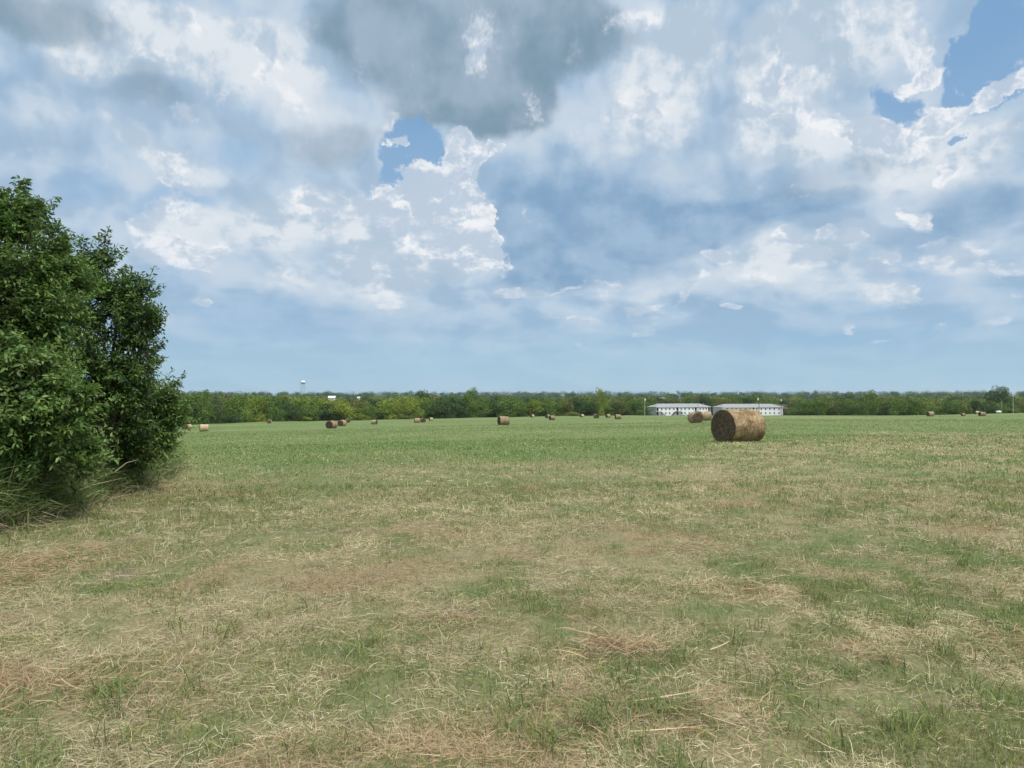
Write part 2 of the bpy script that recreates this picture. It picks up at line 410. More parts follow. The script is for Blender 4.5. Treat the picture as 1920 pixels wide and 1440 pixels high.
# ------------------------------------------------------------------ ground: one sheet to the horizon
def build_ground():
    az = np.concatenate([np.arange(-180, -44, 2.0), np.arange(-44, 44, .25), np.arange(44, 180, 2.0)])
    az = np.radians(az); na = len(az)
    rr = np.concatenate([[.25], np.geomspace(.6, 60, 190), np.geomspace(62, 8000, 210)]); nr = len(rr)
    A, RR = np.meshgrid(az, rr)
    X = RR * np.sin(A); Y = RR * np.cos(A)
    Z = ground(X, Y)
    V = np.stack([X, Y, Z], -1).reshape(-1, 3)
    i, j = np.meshgrid(np.arange(nr - 1), np.arange(na), indexing='ij')
    j2 = (j + 1) % na
    F = np.stack([i * na + j, (i + 1) * na + j, (i + 1) * na + j2, i * na + j2], -1).reshape(-1, 4)[:, ::-1]
    ci = len(V)
    V = np.vstack([V, [[0, 0, gz(0, 0)]]])
    g = green(V[:, 0], V[:, 1])
    t = V[:, 0] / np.maximum(V[:, 1], 1)
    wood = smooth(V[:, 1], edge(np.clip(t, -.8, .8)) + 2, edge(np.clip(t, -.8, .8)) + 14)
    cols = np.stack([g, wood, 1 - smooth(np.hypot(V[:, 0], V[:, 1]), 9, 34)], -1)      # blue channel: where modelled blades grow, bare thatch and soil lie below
    m = bpy.data.materials.new('field_grass'); m.use_nodes = True
    nt = m.node_tree; N, L = nt.nodes, nt.links; N.clear()
    out = N.new('ShaderNodeOutputMaterial'); b = N.new('ShaderNodeBsdfPrincipled'); b.inputs['Roughness'].default_value = .95
    b.inputs['Specular IOR Level'].default_value = .1
    L.new(b.outputs[0], out.inputs[0])
    at_ = N.new('ShaderNodeAttribute'); at_.attribute_name = 'Col'
    sp = N.new('ShaderNodeSeparateColor'); L.new(at_.outputs['Color'], sp.inputs[0])
    geo = N.new('ShaderNodeNewGeometry')
    def noise(scale, detail, vec=None, rough=.6):
        n = N.new('ShaderNodeTexNoise'); n.inputs['Scale'].default_value = scale; n.inputs['Detail'].default_value = detail; n.inputs['Roughness'].default_value = rough
        L.new(vec or geo.outputs['Position'], n.inputs['Vector']); return n.outputs['Fac']
    def mr(v, a, b_, c, d):
        n = N.new('ShaderNodeMapRange'); L.new(v, n.inputs[0]); n.inputs[1].default_value = a; n.inputs[2].default_value = b_
        n.inputs[3].default_value = c; n.inputs[4].default_value = d; return n.outputs[0]
    def mixc(f, a, c):
        n = N.new('ShaderNodeMix'); n.data_type = 'RGBA'
        if isinstance(f, float): n.inputs[0].default_value = f
        else: L.new(f, n.inputs[0])
        for k, v in ((6, a), (7, c)):
            if isinstance(v, tuple): n.inputs[k].default_value = (*v, 1)
            else: L.new(v, n.inputs[k])
        return n.outputs[2]
    def math_(op, a, c, clamp=False):
        n = N.new('ShaderNodeMath'); n.operation = op; n.use_clamp = clamp
        for k, v in ((0, a), (1, c)):
            if isinstance(v, float): n.inputs[k].default_value = v
            else: L.new(v, n.inputs[k])
        return n.outputs[0]
    mp = N.new('ShaderNodeMapping'); L.new(geo.outputs['Position'], mp.inputs[0]); mp.inputs['Scale'].default_value = (1, .45, 1); mp.inputs['Rotation'].default_value = (0, 0, R(-6))
    fine = noise(38, 6); mid = noise(5, 6); big = noise(.22, 5, mp.outputs[0]); huge = noise(.045, 4, mp.outputs[0])
    gfac = math_('ADD', sp.outputs[0], mr(mid, .3, .7, -.35, .35))
    gfac = math_('ADD', gfac, mr(big, .3, .7, -.22, .22), True)
    dry = mixc(mr(fine, .3, .7, 0, 1), (.165, .140, .070), (.43, .375, .210))
    dry = mixc(mr(mid, .58, .72, 0, .6), dry, (.25, .175, .095))
    grn = mixc(mr(fine, .3, .7, 0, 1), (.062, .115, .030), (.125, .208, .062))
    grn = mixc(mr(huge, .4, .65, 0, .30), grn, (.205, .245, .10))
    c = mixc(gfac, dry, grn)
    soil = noise(1.15, 4)
    c = mixc(mr(soil, .60, .68, 0, .7), c, (.165, .135, .115))
    c = mixc(math_('MULTIPLY', sp.outputs[2], .38), c, (.14, .12, .075))
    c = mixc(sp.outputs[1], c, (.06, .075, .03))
    L.new(c, b.inputs['Base Color'])
    bp = N.new('ShaderNodeBump'); bp.inputs['Strength'].default_value = .7; bp.inputs['Distance'].default_value = .03
    L.new(math_('ADD', fine, mid), bp.inputs['Height']); L.new(bp.outputs[0], b.inputs['Normal'])
    Fl = F
    o = mesh_obj('ground', V, Fl, m, smooth_=True, cols=cols)
    # close the small hole under the camera
    bm = bmesh.new(); bm.from_mesh(o.data); bm.verts.ensure_lookup_table()
    for k in range(na): bm.faces.new((bm.verts[ci], bm.verts[(k + 1) % na], bm.verts[k]))
    bm.to_mesh(o.data); bm.free()
    tag(o, 'mown hay field, dry and tan nearby and greener towards the trees', 'field', kind='structure')
build_ground()

# ------------------------------------------------------------------ grass blades of the near field (nobody could count them)
rng = np.random.default_rng(11)
PAL_G = np.array([[.17, .215, .060], [.225, .265, .085], [.135, .19, .07], [.27, .295, .11], [.18, .235, .10]])
PAL_D = np.array([[.46, .40, .23], [.54, .48, .31], [.38, .33, .19], [.31, .25, .15], [.43, .38, .24], [.34, .32, .17], [.58, .52, .35]])
def pick(pal, n, jit=.15):
    c = pal[rng.integers(0, len(pal), n)]
    return c * (1 + rng.uniform(-jit, jit, (n, 1))) * (1 + rng.uniform(-.05, .05, (n, 3)))
def blades(base, az, length, lift, curl, width, twist=None, side=None):
    """ribbons of 4 points: base (n,3), heading az, lift = angle above ground at the base, curl = how far it bends down.
    returns verts (n,7,3) and faces (quads with a repeated tip as thin quad)"""
    n = len(base)
    pts = [base]
    p = base.copy(); ang = lift.copy(); seg = length / 3; hd = az.copy()
    sd = rng.uniform(-.5, .5, n) if side is None else side
    for k in range(3):
        d = np.stack([np.cos(hd) * np.cos(ang), np.sin(hd) * np.cos(ang), np.sin(ang)], -1)
        p = p + d * seg[:, None]
        pts.append(p); ang = ang - curl / 2.2; hd = hd + sd
    pts = np.stack(pts, 1)                                        # n,4,3
    wv = np.stack([-np.sin(az), np.cos(az), np.zeros(n)], -1)
    tl = rng.uniform(-.9, .9, n) if twist is None else twist
    wv = wv * np.cos(tl)[:, None] + np.array([0, 0, 1.0]) * np.sin(tl)[:, None]
    prof = [.8, 1.0, .7]
    V = np.empty((n, 7, 3))
    for k in range(3):
        V[:, 2 * k] = pts[:, k] - wv * (width * prof[k] / 2)[:, None]
        V[:, 2 * k + 1] = pts[:, k] + wv * (width * prof[k] / 2)[:, None]
    V[:, 6] = pts[:, 3]
    tris = np.array([[0, 1, 3], [0, 3, 2], [2, 3, 5], [2, 5, 4], [4, 5, 6]])
    F = (np.arange(n)[:, None, None] * 7 + tris[None]).reshape(-1, 3)
    return V.reshape(-1, 3), F
def wedge(n, y0, y1, p=1.0, margin=.16):
    """random points in the wedge the camera sees; density falls as 1/y**p"""
    u = rng.random(n)
    e = 2 - p
    y = (y0 ** e + u * (y1 ** e - y0 ** e)) ** (1 / e) if abs(e) > 1e-6 else y0 * (y1 / y0) ** u
    t = rng.uniform(-(.665 + margin), .665 + margin, n)
    return t * y, y
class Batch:
    def __init__(s): s.V = []; s.F = []; s.C = []; s.n = 0
    def put(s, V, F, c):                                          # c (nblades,3)
        s.V.append(V); s.F.append(F + s.n); s.n += len(V)
        s.C.append(np.repeat(c, len(V) // len(c), axis=0))
    def build(s, name, m):
        return mesh_obj(name, np.vstack(s.V), np.vstack(s.F), m, cols=np.vstack(s.C))
M_GRASS = mat('grass_blades', attr='Col', rough=.85, spec=.10, transl=.20)
def on_ground(x, y, dz=0.0): return np.stack([x, y, ground(x, y) + dz], -1)
def sod(n, y0, y1, p, kw):
    """green and dry blades mixed by the green map"""
    x, y = wedge(n, y0, y1, p)
    thin = smooth(fbm(x * 1.7, y * 1.7, 66, 3), .54, .68) * smooth(-y, -26, -14) * .72
    kk = rng.random(n) > thin; x, y = x[kk], y[kk]; n = len(x)
    d = np.hypot(x, y)
    g = green(x, y)
    tuft = fbm(x * 4.5, y * 4.5, 77, 3)
    isg = rng.random(n) < np.clip(.16 + .95 * g + (tuft - .5) * 1.5, .04, .95)
    px = d / 773.0                                                # metres per picture pixel out there
    w = np.maximum(rng.uniform(.0018, .0040, n), px * kw * rng.uniform(.6, 1.3, n))
    wf = np.maximum(1, w / .004)
    L_ = np.where(isg, rng.uniform(.025, .075, n) * (.7 + .9 * np.clip(tuft, 0, 1)), rng.uniform(.04, .13, n)) * np.minimum(wf, 1.5)
    flat = (~isg) & (rng.random(n) < .72)
    lift = np.where(flat, rng.uniform(-.1, .35, n), rng.uniform(.5, 1.45, n))
    curl = np.where(flat, rng.uniform(-.2, .5, n), rng.uniform(0, 1.1, n))
    base = on_ground(x, y, np.where(flat, rng.uniform(.0, .022, n), -.004))
    V, F = blades(base, rng.uniform(0, 2 * np.pi, n), L_, lift, curl, w)
    cg = pick(PAL_G, n); cd = pick(PAL_D, n)
    fr = smooth(y, 14, 40)[:, None]; cg = cg * (1 - fr * np.array([.20, .04, .14])); cd = cd * (1 - .12 * fr)
    red = smooth(fbm(x * .7 + 9, y * .7, 55, 3), .58, .70)[:, None]
    cd = cd * (1 - .55 * red) + np.array([.33, .20, .115]) * .55 * red
    pale = smooth(fbm(x * .5 - 4, y * .5, 56, 3), .56, .7)[:, None]
    cd = cd * (1 + .25 * pale)
    c = np.where(isg[:, None], cg * (1 - .25 * (1 - g))[:, None] + np.array([.10, .07, .02]) * (1 - g)[:, None] * .6, cd)
    return V, F, c
B = Batch()
B.put(*sod(150000, 2.2, 7, .6, .30))
B.put(*sod(150000, 7, 16, .9, .38))
B.put(*sod(120000, 16, 45, 1.2, .42))
B.put(*sod(90000, 45, 130, 1.4, .36))
B.put(*sod(30000, 100, 280, 1.6, .30))
# straw litter: longer dry curls lying on the sward
n = 9000
x, y = wedge(n, 2.2, 22, .8)
litter = fbm(x * .8, y * .8, 91, 3)
k = litter > rng.uniform(.36, .62, n); x, y = x[k], y[k]; n = len(x)
V, F = blades(on_ground(x, y, rng.uniform(.012, .05, n)), rng.uniform(0, 2 * np.pi, n), rng.uniform(.07, .24, n), rng.uniform(-.05, .3, n), rng.uniform(0, .3, n),
              rng.uniform(.0025, .0048, n), side=rng.uniform(-.7, .7, n))
B.put(V, F, pick(PAL_D[[0, 1, 2, 4]], n) * .98)
# green tufts standing above the rest, thicker where the photograph shows them
spots = []
for (px, py, rad, cnt) in [(1105, 1370, .22, 9), (1060, 1290, .25, 6), (1150, 1345, .18, 5), (980, 1120, .16, 4), (1230, 1110, .3, 4), (380, 1100, .2, 4), (340, 1190, .2, 4),
                           (100, 1360, .35, 7), (30, 1400, .3, 5), (290, 1330, .25, 5), (560, 1150, .2, 3), (1560, 1230, .5, 9), (1700, 1260, .5, 9), (1850, 1300, .4, 7), (1790, 1200, .4, 6),
                           (1900, 1170, .4, 5), (1640, 1360, .4, 5), (1500, 1290, .3, 4), (1250, 1240, .15, 3), (1320, 1390, .2, 4), (880, 1360, .2, 3), (560, 1380, .2, 3), (700, 1210, .15, 2),
                           (240, 1290, .2, 4), (1850, 1420, .4, 6), (1480, 1420, .3, 4), (1670, 1100, .5, 5), (1800, 1050, .6, 5), (1440, 1060, .4, 3)]:
    dz = (720 - py) / FPX; Y = EYE / -((sP + dz * cP) / (cP - dz * sP)); Xc = (px - 960) / FPX * Y
    for _ in range(cnt): spots.append((Xc + rng.normal(0, rad), Y + rng.normal(0, rad), 1.0))
x, y = wedge(420, 2.4, 26, .6)
for a, b, g in zip(x, y, green(x, y)):
    if rng.random() < .25 + g: spots.append((a, b, rng.uniform(.3, .7)))
bx = []; sz = []
for (a, b, s) in spots:
    m_ = int(rng.integers(14, 34)); bx.append(np.stack([rng.normal(a, .035 * s + .015, m_), rng.normal(b, .035 * s + .015, m_)], -1)); sz.append(np.full(m_, s))
bx = np.vstack(bx); sz = np.concatenate(sz); n = len(bx)
V, F = blades(on_ground(bx[:, 0], bx[:, 1], -.004), rng.uniform(0, 2 * np.pi, n), rng.uniform(.08, .23, n) * sz, rng.uniform(.6, 1.5, n), rng.uniform(.2, 1.5, n), rng.uniform(.003, .0065, n))
B.put(V, F, pick(PAL_G[[0, 2, 4, 1]], n, .2))
# heaps of rusty dead stalks: windrow remains
heap = []
for (px, py, rad, cnt) in [(60, 1045, .45, 900), (20, 1080, .3, 400), (150, 1020, .35, 300), (1160, 1215, .17, 420), (770, 985, .5, 450), (1300, 1020, .3, 200), (1430, 1110, .3, 260), (60, 1290, .4, 350),
                           (250, 1275, .3, 250), (1690, 925, .6, 350), (1890, 1210, .3, 250), (400, 915, .5, 250), (1620, 1225, .12, 90), (1850, 1090, .5, 260), (870, 1165, .2, 130), (1330, 1350, .2, 120)]:
    dz = (720 - py) / FPX; Y = EYE / -((sP + dz * cP) / (cP - dz * sP)); Xc = (px - 960) / FPX * Y
    heap.append(np.stack([rng.normal(Xc, rad, cnt), rng.normal(Y, rad * .8, cnt)], -1))
heap = np.vstack(heap); n = len(heap)
V, F = blades(on_ground(heap[:, 0], heap[:, 1], rng.uniform(.005, .06, n)), rng.uniform(0, 2 * np.pi, n), rng.uniform(.07, .24, n), rng.uniform(-.15, .4, n), rng.uniform(-.2, .5, n), rng.uniform(.003, .006, n))
B.put(V, F, pick(np.array([[.38, .26, .15], [.30, .19, .11], [.48, .38, .23], [.42, .31, .19]]), n, .2))
# single pale stalks
for (px, py, L_, a) in [(1190, 1325, .42, .15), (1280, 1330, .3, .2), (1180, 1385, .40, -.05), (1310, 1350, .3, -1.0), (620, 1160, .3, .1), (500, 1075, .35, .05), (110, 1275, .5, .1), (880, 1090, .25, .6), (450, 1010, .3, 1.2), (1330, 1225, .25, .6)]:
    dz = (720 - py) / FPX; Y = EYE / -((sP + dz * cP) / (cP - dz * sP)); Xc = (px - 960) / FPX * Y
    V, F = blades(on_ground(np.array([Xc]), np.array([Y]), .03), np.array([a]), np.array([L_]), np.array([.08]), np.array([.1]), np.array([.008]), side=np.array([.15]))
    B.put(V, F, np.array([[.60, .50, .32]]))
gr = B.build('field_grass', M_GRASS)
tag(gr, 'short mixed green and straw-dry grass covering the mown field', 'grass', kind='stuff')

# ------------------------------------------------------------------ round hay bales
def hay_mat():
    m = bpy.data.materials.new('hay_side'); m.use_nodes = True
    nt = m.node_tree; N, L = nt.nodes, nt.links; b = N['Principled BSDF']
    b.inputs['Roughness'].default_value = .9; b.inputs['Specular IOR Level'].default_value = .15
    a = N.new('ShaderNodeAttribute'); a.attribute_name = 'Col'
    tc = N.new('ShaderNodeTexCoord'); n = N.new('ShaderNodeTexNoise'); n.inputs['Scale'].default_value = 9; n.inputs['Detail'].default_value = 6
    L.new(tc.outputs['Object'], n.inputs['Vector'])
    mr = N.new('ShaderNodeMapRange'); mr.inputs[1].default_value = .3; mr.inputs[2].default_value = .7; mr.inputs[3].default_value = .72; mr.inputs[4].default_value = 1.18
    L.new(n.outputs['Fac'], mr.inputs[0])
    mx = N.new('ShaderNodeMix'); mx.data_type = 'RGBA'; mx.blend_type = 'MULTIPLY'; mx.inputs[0].default_value = 1
    L.new(a.outputs['Color'], mx.inputs[6]); L.new(mr.outputs[0], mx.inputs[7]); L.new(mx.outputs[2], b.inputs['Base Color'])
    return m
M_HAY = hay_mat()
def bale_body(R_=.80, Lh=.87, seg=72, nl=22, seed=1, tint=1.0):
    """roll of hay lying on its side, axis along local X, resting on z=0: returns V, F, C"""
    r = np.random.default_rng(seed)
    a = np.linspace(0, 2 * np.pi, seg, endpoint=False)
    # profile: end centre -> rounded shoulder -> side -> shoulder -> end centre
    prof = [(-Lh - .01, .0), (-Lh - .015, .12), (-Lh, .3), (-Lh - .01, .5), (-Lh, .7), (-Lh + .005, .88), (-Lh + .03, .96), (-Lh + .09, 1.0)]
    prof += [(-Lh + .09 + (2 * Lh - .18) * k / nl, 1.0) for k in range(1, nl)]
    prof += [(Lh - .09, 1.0), (Lh - .03, .96), (Lh - .005, .88), (Lh, .7), (Lh + .01, .5), (Lh, .3), (Lh + .015, .12), (Lh + .01, .0)]
    V = []; C = []
    for x, f in prof:
        wob = (vnoise(a / (2 * np.pi) * 14, np.full(seg, x * 4 + seed), seed) - .5) * .035 * f + (vnoise(a / (2 * np.pi) * 5, np.full(seg, x * 1.2), seed + 3) - .5) * .06 * f
        rr = R_ * f + wob
        y = rr * np.sin(a) * 1.035; z = rr * np.cos(a) * .975
        z = np.maximum(z, -R_ * .90)
        V.append(np.stack([np.full(seg, x) + (vnoise(a * 3, np.full(seg, f * 9.), seed + 5) - .5) * .02, y, z + R_ * .90 - .01], -1))
        ring = .75 + .25 * math.sin(f * 60)
        if f < .97: C.append(np.tile(np.array([.125, .088, .060]) * ring, (seg, 1)))
        else: C.append(np.tile(np.array([.30, .235, .15]) * (.9 + .2 * r.random()), (seg, 1)))
    V = np.concatenate(V); C = np.concatenate(C) * tint
    n = len(prof); i, j = np.meshgrid(np.arange(n - 1), np.arange(seg), indexing='ij'); j2 = (j + 1) % seg
    F = np.stack([i * seg + j, i * seg + j2, (i + 1) * seg + j2, (i + 1) * seg + j], -1).reshape(-1, 4)
    F = np.vstack([F[:, [0, 1, 2]], F[:, [0, 2, 3]]])
    return V, F, C
def bale_straw(R_, Lh, n, seed, w=.006, tint=1.0):
    """loose stalks wound round the roll and sticking out of its ends"""
    r = np.random.default_rng(seed + 50)
    nS = int(n * .74); nE = n - nS
    a = r.uniform(0, 2 * np.pi, nS); x = r.uniform(-Lh + .02, Lh - .02, nS)
    da = r.uniform(.08, .30, nS) * r.choice([-1, 1], nS); dx = r.normal(0, .05, nS)
    rad = R_ + r.uniform(-.006, .016, nS); bow = r.uniform(.0, .016, nS)
    P = []
    for k, u in enumerate((0, .5, 1)):
        aa = a + da * (u - .5); rr = rad + (bow if k == 1 else r.uniform(-.02, .012, nS))
        P.append(np.stack([x + dx * (u - .5), rr * np.sin(aa) * 1.035, rr * np.cos(aa) * .975], -1))
    P = np.stack(P, 1)
    P[..., 2] = np.maximum(P[..., 2], -R_ * .90) + R_ * .90 - .01
    wv = np.stack([np.ones(nS), np.zeros(nS), np.zeros(nS)], -1) * (w / 2) * r.uniform(.6, 1.3, (nS, 1))
    VS = np.stack([P[:, 0] - wv, P[:, 0] + wv, P[:, 1] - wv, P[:, 1] + wv, P[:, 2]], 1)
    pal = np.array([[.42, .30, .17], [.54, .41, .25], [.30, .195, .105], [.21, .13, .07], [.60, .49, .33], [.17, .105, .06]])
    patch = vnoise(x * 3 + seed, a * 3, seed)
    idx = np.clip((patch * 3 + r.uniform(0, 3.4, nS)).astype(int), 0, 5); idx = np.array([3, 5, 2, 0, 1, 4])[idx]
    CS = pal[idx] * r.uniform(.8, 1.1, (nS, 1)) * np.array([1.16, 1.18, 1.14])
    # end faces: arcs following the spiral, a few poking outwards
    s = r.choice([-1, 1], nE); f = np.sqrt(r.uniform(.01, 1, nE)) * .98; a = r.uniform(0, 2 * np.pi, nE); da = np.minimum(.16 / f / R_, 1.2) * r.uniform(.4, 1.2, nE)
    P = []
    out_ = r.uniform(0, .05, nE) * (r.random(nE) < .3)
    for k, u in enumerate((0, .5, 1)):
        aa = a + da * (u - .5); rr = R_ * f
        P.append(np.stack([s * (Lh + .012 + r.uniform(0, .010, nE) + out_ * u), rr * np.sin(aa) * 1.035, rr * np.cos(aa) * .975], -1))
    P = np.stack(P, 1); P[..., 2] = np.maximum(P[..., 2], -R_ * .90) + R_ * .90 - .01
    rad_ = np.stack([np.zeros(nE), np.sin(a), np.cos(a)], -1) * (w / 2)
    VE = np.stack([P[:, 0] - rad_, P[:, 0] + rad_, P[:, 1] - rad_, P[:, 1] + rad_, P[:, 2]], 1)
    CE = np.array([[.13, .095, .065], [.18, .13, .085], [.085, .06, .04], [.22, .165, .11]])[r.integers(0, 4, nE)]
    V = np.concatenate([VS, VE]); C = np.concatenate([CS, CE]) * tint
    tri = np.array([[0, 1, 3], [0, 3, 2], [2, 3, 4]])
    F = (np.arange(len(V))[:, None, None] * 5 + tri[None]).reshape(-1, 3)
    return V.reshape(-1, 3), F, np.repeat(C, 5, axis=0)
def bale_mesh(name, R_, Lh, n, seed, w, tint=1.0, seg=72, nl=22):
    V, F, C = bale_body(R_, Lh, seg, nl, seed, tint)
    V2, F2, C2 = bale_straw(R_, Lh, n, seed, w, tint)
    return mesh_obj(name, np.vstack([V, V2]), np.vstack([F, F2 + len(V)]), M_HAY, cols=np.vstack([C, C2]))
# the big near one
x, y, z = place(1383, 36.0)
bale = bale_mesh('hay_bale', .80, .91, 18000, 1, .014)
BIGY = 36.0
bale.location = (x + .02, y, z - .02); bale.rotation_euler = (0, 0, math.atan2(-.43, -.90))
tag(bale, 'large shaggy round hay bale nearest the camera, its dark end facing left', 'hay bale', 'round hay bales on the field')
far_meshes = [bale_mesh('hay_bale', .78, .80, 900, 5 + k, .05, tint, 32, 8).data for k, tint in enumerate((.92, 1.15, 1.5))]
for o in [o for o in COL.objects if o.name.startswith('hay_bale') and o is not bale]:
    bpy.data.objects.remove(o)
# px centre, bottom row, height in px, axis angle (0 = side on, 90 = end on), shade, label
FB = [
 (1304, 793, 20.7, -66, 1, 'round hay bale end-on, directly left of the large near bale'),
 (1323, 788.5, 17, 12, 1, 'side-on round hay bale peeking out behind the end-on bale beside the large one'),
 (944, 797, 16.6, 20, 0, 'lone mid-sized hay bale in the middle of the green field, side on'),
 (1035, 787.5, 8.3, 30, 0, 'front one of the two overlapping bales right of the lone middle bale'),
 (1026.5, 784, 6.6, 60, 1, 'rear one of the two overlapping bales right of the lone middle bale'),
 (1091, 782.3, 5.7, 40, 2, 'tiny greenish pale bale by the weeds, right of the overlapping pair'),
 (1118, 784.2, 8.0, -70, 0, 'left one of the three bales before the trees left of the white buildings'),
 (1140, 783, 6.4, 35, 1, 'smallest, middle one of the three bales left of the white buildings'),
 (1158.5, 786, 9, 15, 0, 'wide brown bale, right one of the three bales left of the white buildings'),
 (998, 782.8, 5.5, 50, 2, 'tiny pale bale between the lone middle bale and the overlapping pair'),
 (782, 792.5, 8.7, 8, 1, 'left one of the two touching bales in the left middle field, side on'),
 (793, 792.2, 8.4, -75, 0, 'right one of the two touching bales in the left middle field, end on'),
 (808, 788.6, 5.6, 30, 2, 'tiny straw-yellow bale just right of the two touching bales'),
 (702, 795.8, 8.6, -25, 1, 'single bale with a pale top between the group of three and the touching pair'),
 (652.5, 792.5, 7.4, -80, 1, 'small round-ended bale, rearmost of the left group of three'),
 (641.5, 799, 11.6, 60, 1, 'brown bale in the middle of the left group of three'),
 (622, 803.3, 14.6, 55, 0, 'dark round bale, nearest and leftmost of the left group of three'),
 (505, 794, 7.8, 85, 2, 'small round bale seen end on beside the pale green shrub at the tree line'),
 (383, 809, 13.6, 4, 2, 'orange-tan bale seen square side on, just right of the leafy thicket'),
 (353, 804.5, 9.5, 50, 2, 'pale bale half hidden behind the leaves of the thicket'),
 (1744, 780.5, 9, 35, 1, 'rusty brown bale low behind the field crest, in front of the round green tree'),
 (1805.5, 780.6, 5.2, 32, 0, 'small bale with a dark left end, between the rusty bale and the far right pair'),
 (1832, 776.5, 6.0, 20, 2, 'pale tan bale behind, in the far right pair'),
 (1841, 780.6, 8.4, 30, 0, 'dark brown bale in front, in the far right pair'),
]
def bale_depth(px, py, h):
    y0 = FPX * 1.45 / h
    best = None
    for k in np.linspace(.62, 1.25, 90):
        x, y, z = place(px, y0 * k); e = abs(proj(x, y, z)[1] - py) + abs(k - 1) * 2.5
        if best is None or e < best[0]: best = (e, y0 * k, k)
    return best[1]
for (px, py, h, ang, sh, lab) in FB:
    Y = bale_depth(px, py, h)
    x, y, z = place(px, Y)
    o = bpy.data.objects.new('hay_bale', far_meshes[sh]); COL.objects.link(o)
    los = math.atan2(x, y)
    o.location = (x, y, z - .03); o.rotation_euler = (0, 0, -los + R(ang))
    s = h / FPX * Y / 1.45; o.scale = (s, s, s)
    tag(o, lab, 'hay bale', 'round hay bales on the field')

# ------------------------------------------------------------------ far trees
M_LEAF = mat('tree_leaves', attr='Col', rough=.85, spec=.08, transl=.12)
M_BARK = mat('tree_bark', (.10, .08, .06), rough=.95, c2=(.17, .145, .115), nscale=14, bump=.5)
GREENS = {'mid': (.115, .185, .040), 'dark': (.058, .105, .034), 'yellow': (.195, .245, .042), 'olive': (.155, .170, .052), 'grey': (.095, .130, .06)}
def crown_np(r, w, h, n, leaf, base, low=.12, lobes=None, flat=.9, hue=.12, zmin=.15):
    """leaf clumps scattered over overlapping lobes; w width, h height"""
    nl = lobes or int(r.integers(9, 15))
    cs = []; rs = []
    for k in range(nl):
        u = k / (nl - 1)
        zc = h * (low + (.93 - low) * u ** .85)
        ww = w * .5 * (1 - abs(u - .42) ** 1.9 * 1.5) * r.uniform(.45, .8)
        a = r.uniform(0, 2 * np.pi)
        rad = r.uniform(.15, .25) * w * (1.1 - .38 * u)
        cs.append([ww * math.cos(a), ww * math.sin(a), min(zc, h - rad * .75)]); rs.append(rad)
    cs.append([0, 0, h * .45]); rs.append(w * .30); cs.append([0, 0, h * .7]); rs.append(w * .24)
    cs = np.array(cs); rs = np.array(rs)
    pr = rs ** 2 / (rs ** 2).sum()
    k = r.choice(len(rs), n, p=pr)
    d = r.normal(size=(n, 3)); d /= np.linalg.norm(d, axis=1)[:, None]
    rad = rs[k] * r.uniform(.72, 1.06, n)
    P = cs[k] + d * rad[:, None] * np.array([1, 1, flat])
    P[:, 2] = np.where(P[:, 2] < zmin, zmin + (zmin - P[:, 2]) * .5, P[:, 2])
    lobe_c = r.uniform(.68, 1.30, (len(rs), 1)) * (1 + r.uniform(-hue, hue, (len(rs), 3)) * np.array([1, .5, .6]))
    C = np.array(base) * lobe_c[k] * r.uniform(.72, 1.3, (n, 1))
    nrm = d * .8 + r.normal(size=(n, 3)) * .55 + np.array([0, 0, .35])
    nrm /= np.linalg.norm(nrm, axis=1)[:, None]
    t = np.cross(nrm, r.normal(size=(n, 3))); t /= np.linalg.norm(t, axis=1)[:, None]; b = np.cross(nrm, t)
    s = (leaf * r.uniform(.55, 1.25, n))[:, None]
    V = np.stack([P - t * s * .5, P - b * s * .32 + nrm * s * .08, P + t * s * .5, P + b * s * .32 - nrm * s * .08], 1)
    F = np.arange(4 * n).reshape(n, 4)
    return V.reshape(-1, 3), F, np.repeat(C, 4, axis=0)
def trunk_mb(h, r0, seed):
    rr = random.Random(seed); mb = MB()
    mb.tube([(0, 0, -.4), (.05, 0, h * .2), (.1, .05, h * .4), (0, 0, h * .7)], [r0, r0 * .75, r0 * .5, r0 * .15], 7)
    for k in range(4):
        a = rr.uniform(0, 6.28); z = h * rr.uniform(.2, .45); l = h * rr.uniform(.15, .3)
        mb.tube([(0.05, 0, z), (math.cos(a) * l * .5, math.sin(a) * l * .5, z + l * .6), (math.cos(a) * l, math.sin(a) * l, z + l * 1.1)], [r0 * .4, r0 * .28, r0 * .08], 6)
    return mb
PROTO = {}
def proto(kind, v):
    key = (kind, v)
    if key not in PROTO:
        r = np.random.default_rng(1000 + hash(kind) % 7 * 0 + sum(map(ord, kind)) + v * 17)
        V, F, C = crown_np(r, 1.0, 1.0, 3400, .050, GREENS[kind], low=.04, lobes=15, zmin=.0)
        # unit-size crown; objects are scaled in x, y and z
        c = mesh_obj('crown', V, F, M_LEAF, cols=C); tr = trunk_mb(1.0, .028, v).build('trunk', M_BARK)
        PROTO[key] = (c.data, tr.data)
        bpy.data.objects.remove(c); bpy.data.objects.remove(tr)
    return PROTO[key]
trng = np.random.default_rng(5)
def far_tree(px, Y, top_py, width, kind, label, group, name='tree', zoff=0.0, tint=None):
    x, y, z = place(px, Y)
    ztop = at(px, top_py, Y)[2]
    h = max(ztop - z, 1.2)
    cd, td = proto(kind, int(trng.integers(0, 4)))
    e = empty(name, (x, y, z + zoff), trng.uniform(0, 6.28))
    for nm, d in (('crown', cd), ('trunk', td)):
        o = bpy.data.objects.new(nm, d); COL.objects.link(o); o.parent = e
        o.scale = (width, width * trng.uniform(.85, 1.1), h)
        if nm == 'trunk': o.scale = (h, h, h * .9)
    tag(e, label, 'tree' if name == 'tree' else 'shrub', group)
    return e
TOPX = [320, 360, 480, 560, 640, 760, 800, 860, 900, 1000, 1100, 1200, 1300, 1400, 1480, 1560, 1600, 1700, 1760, 1820, 1920]
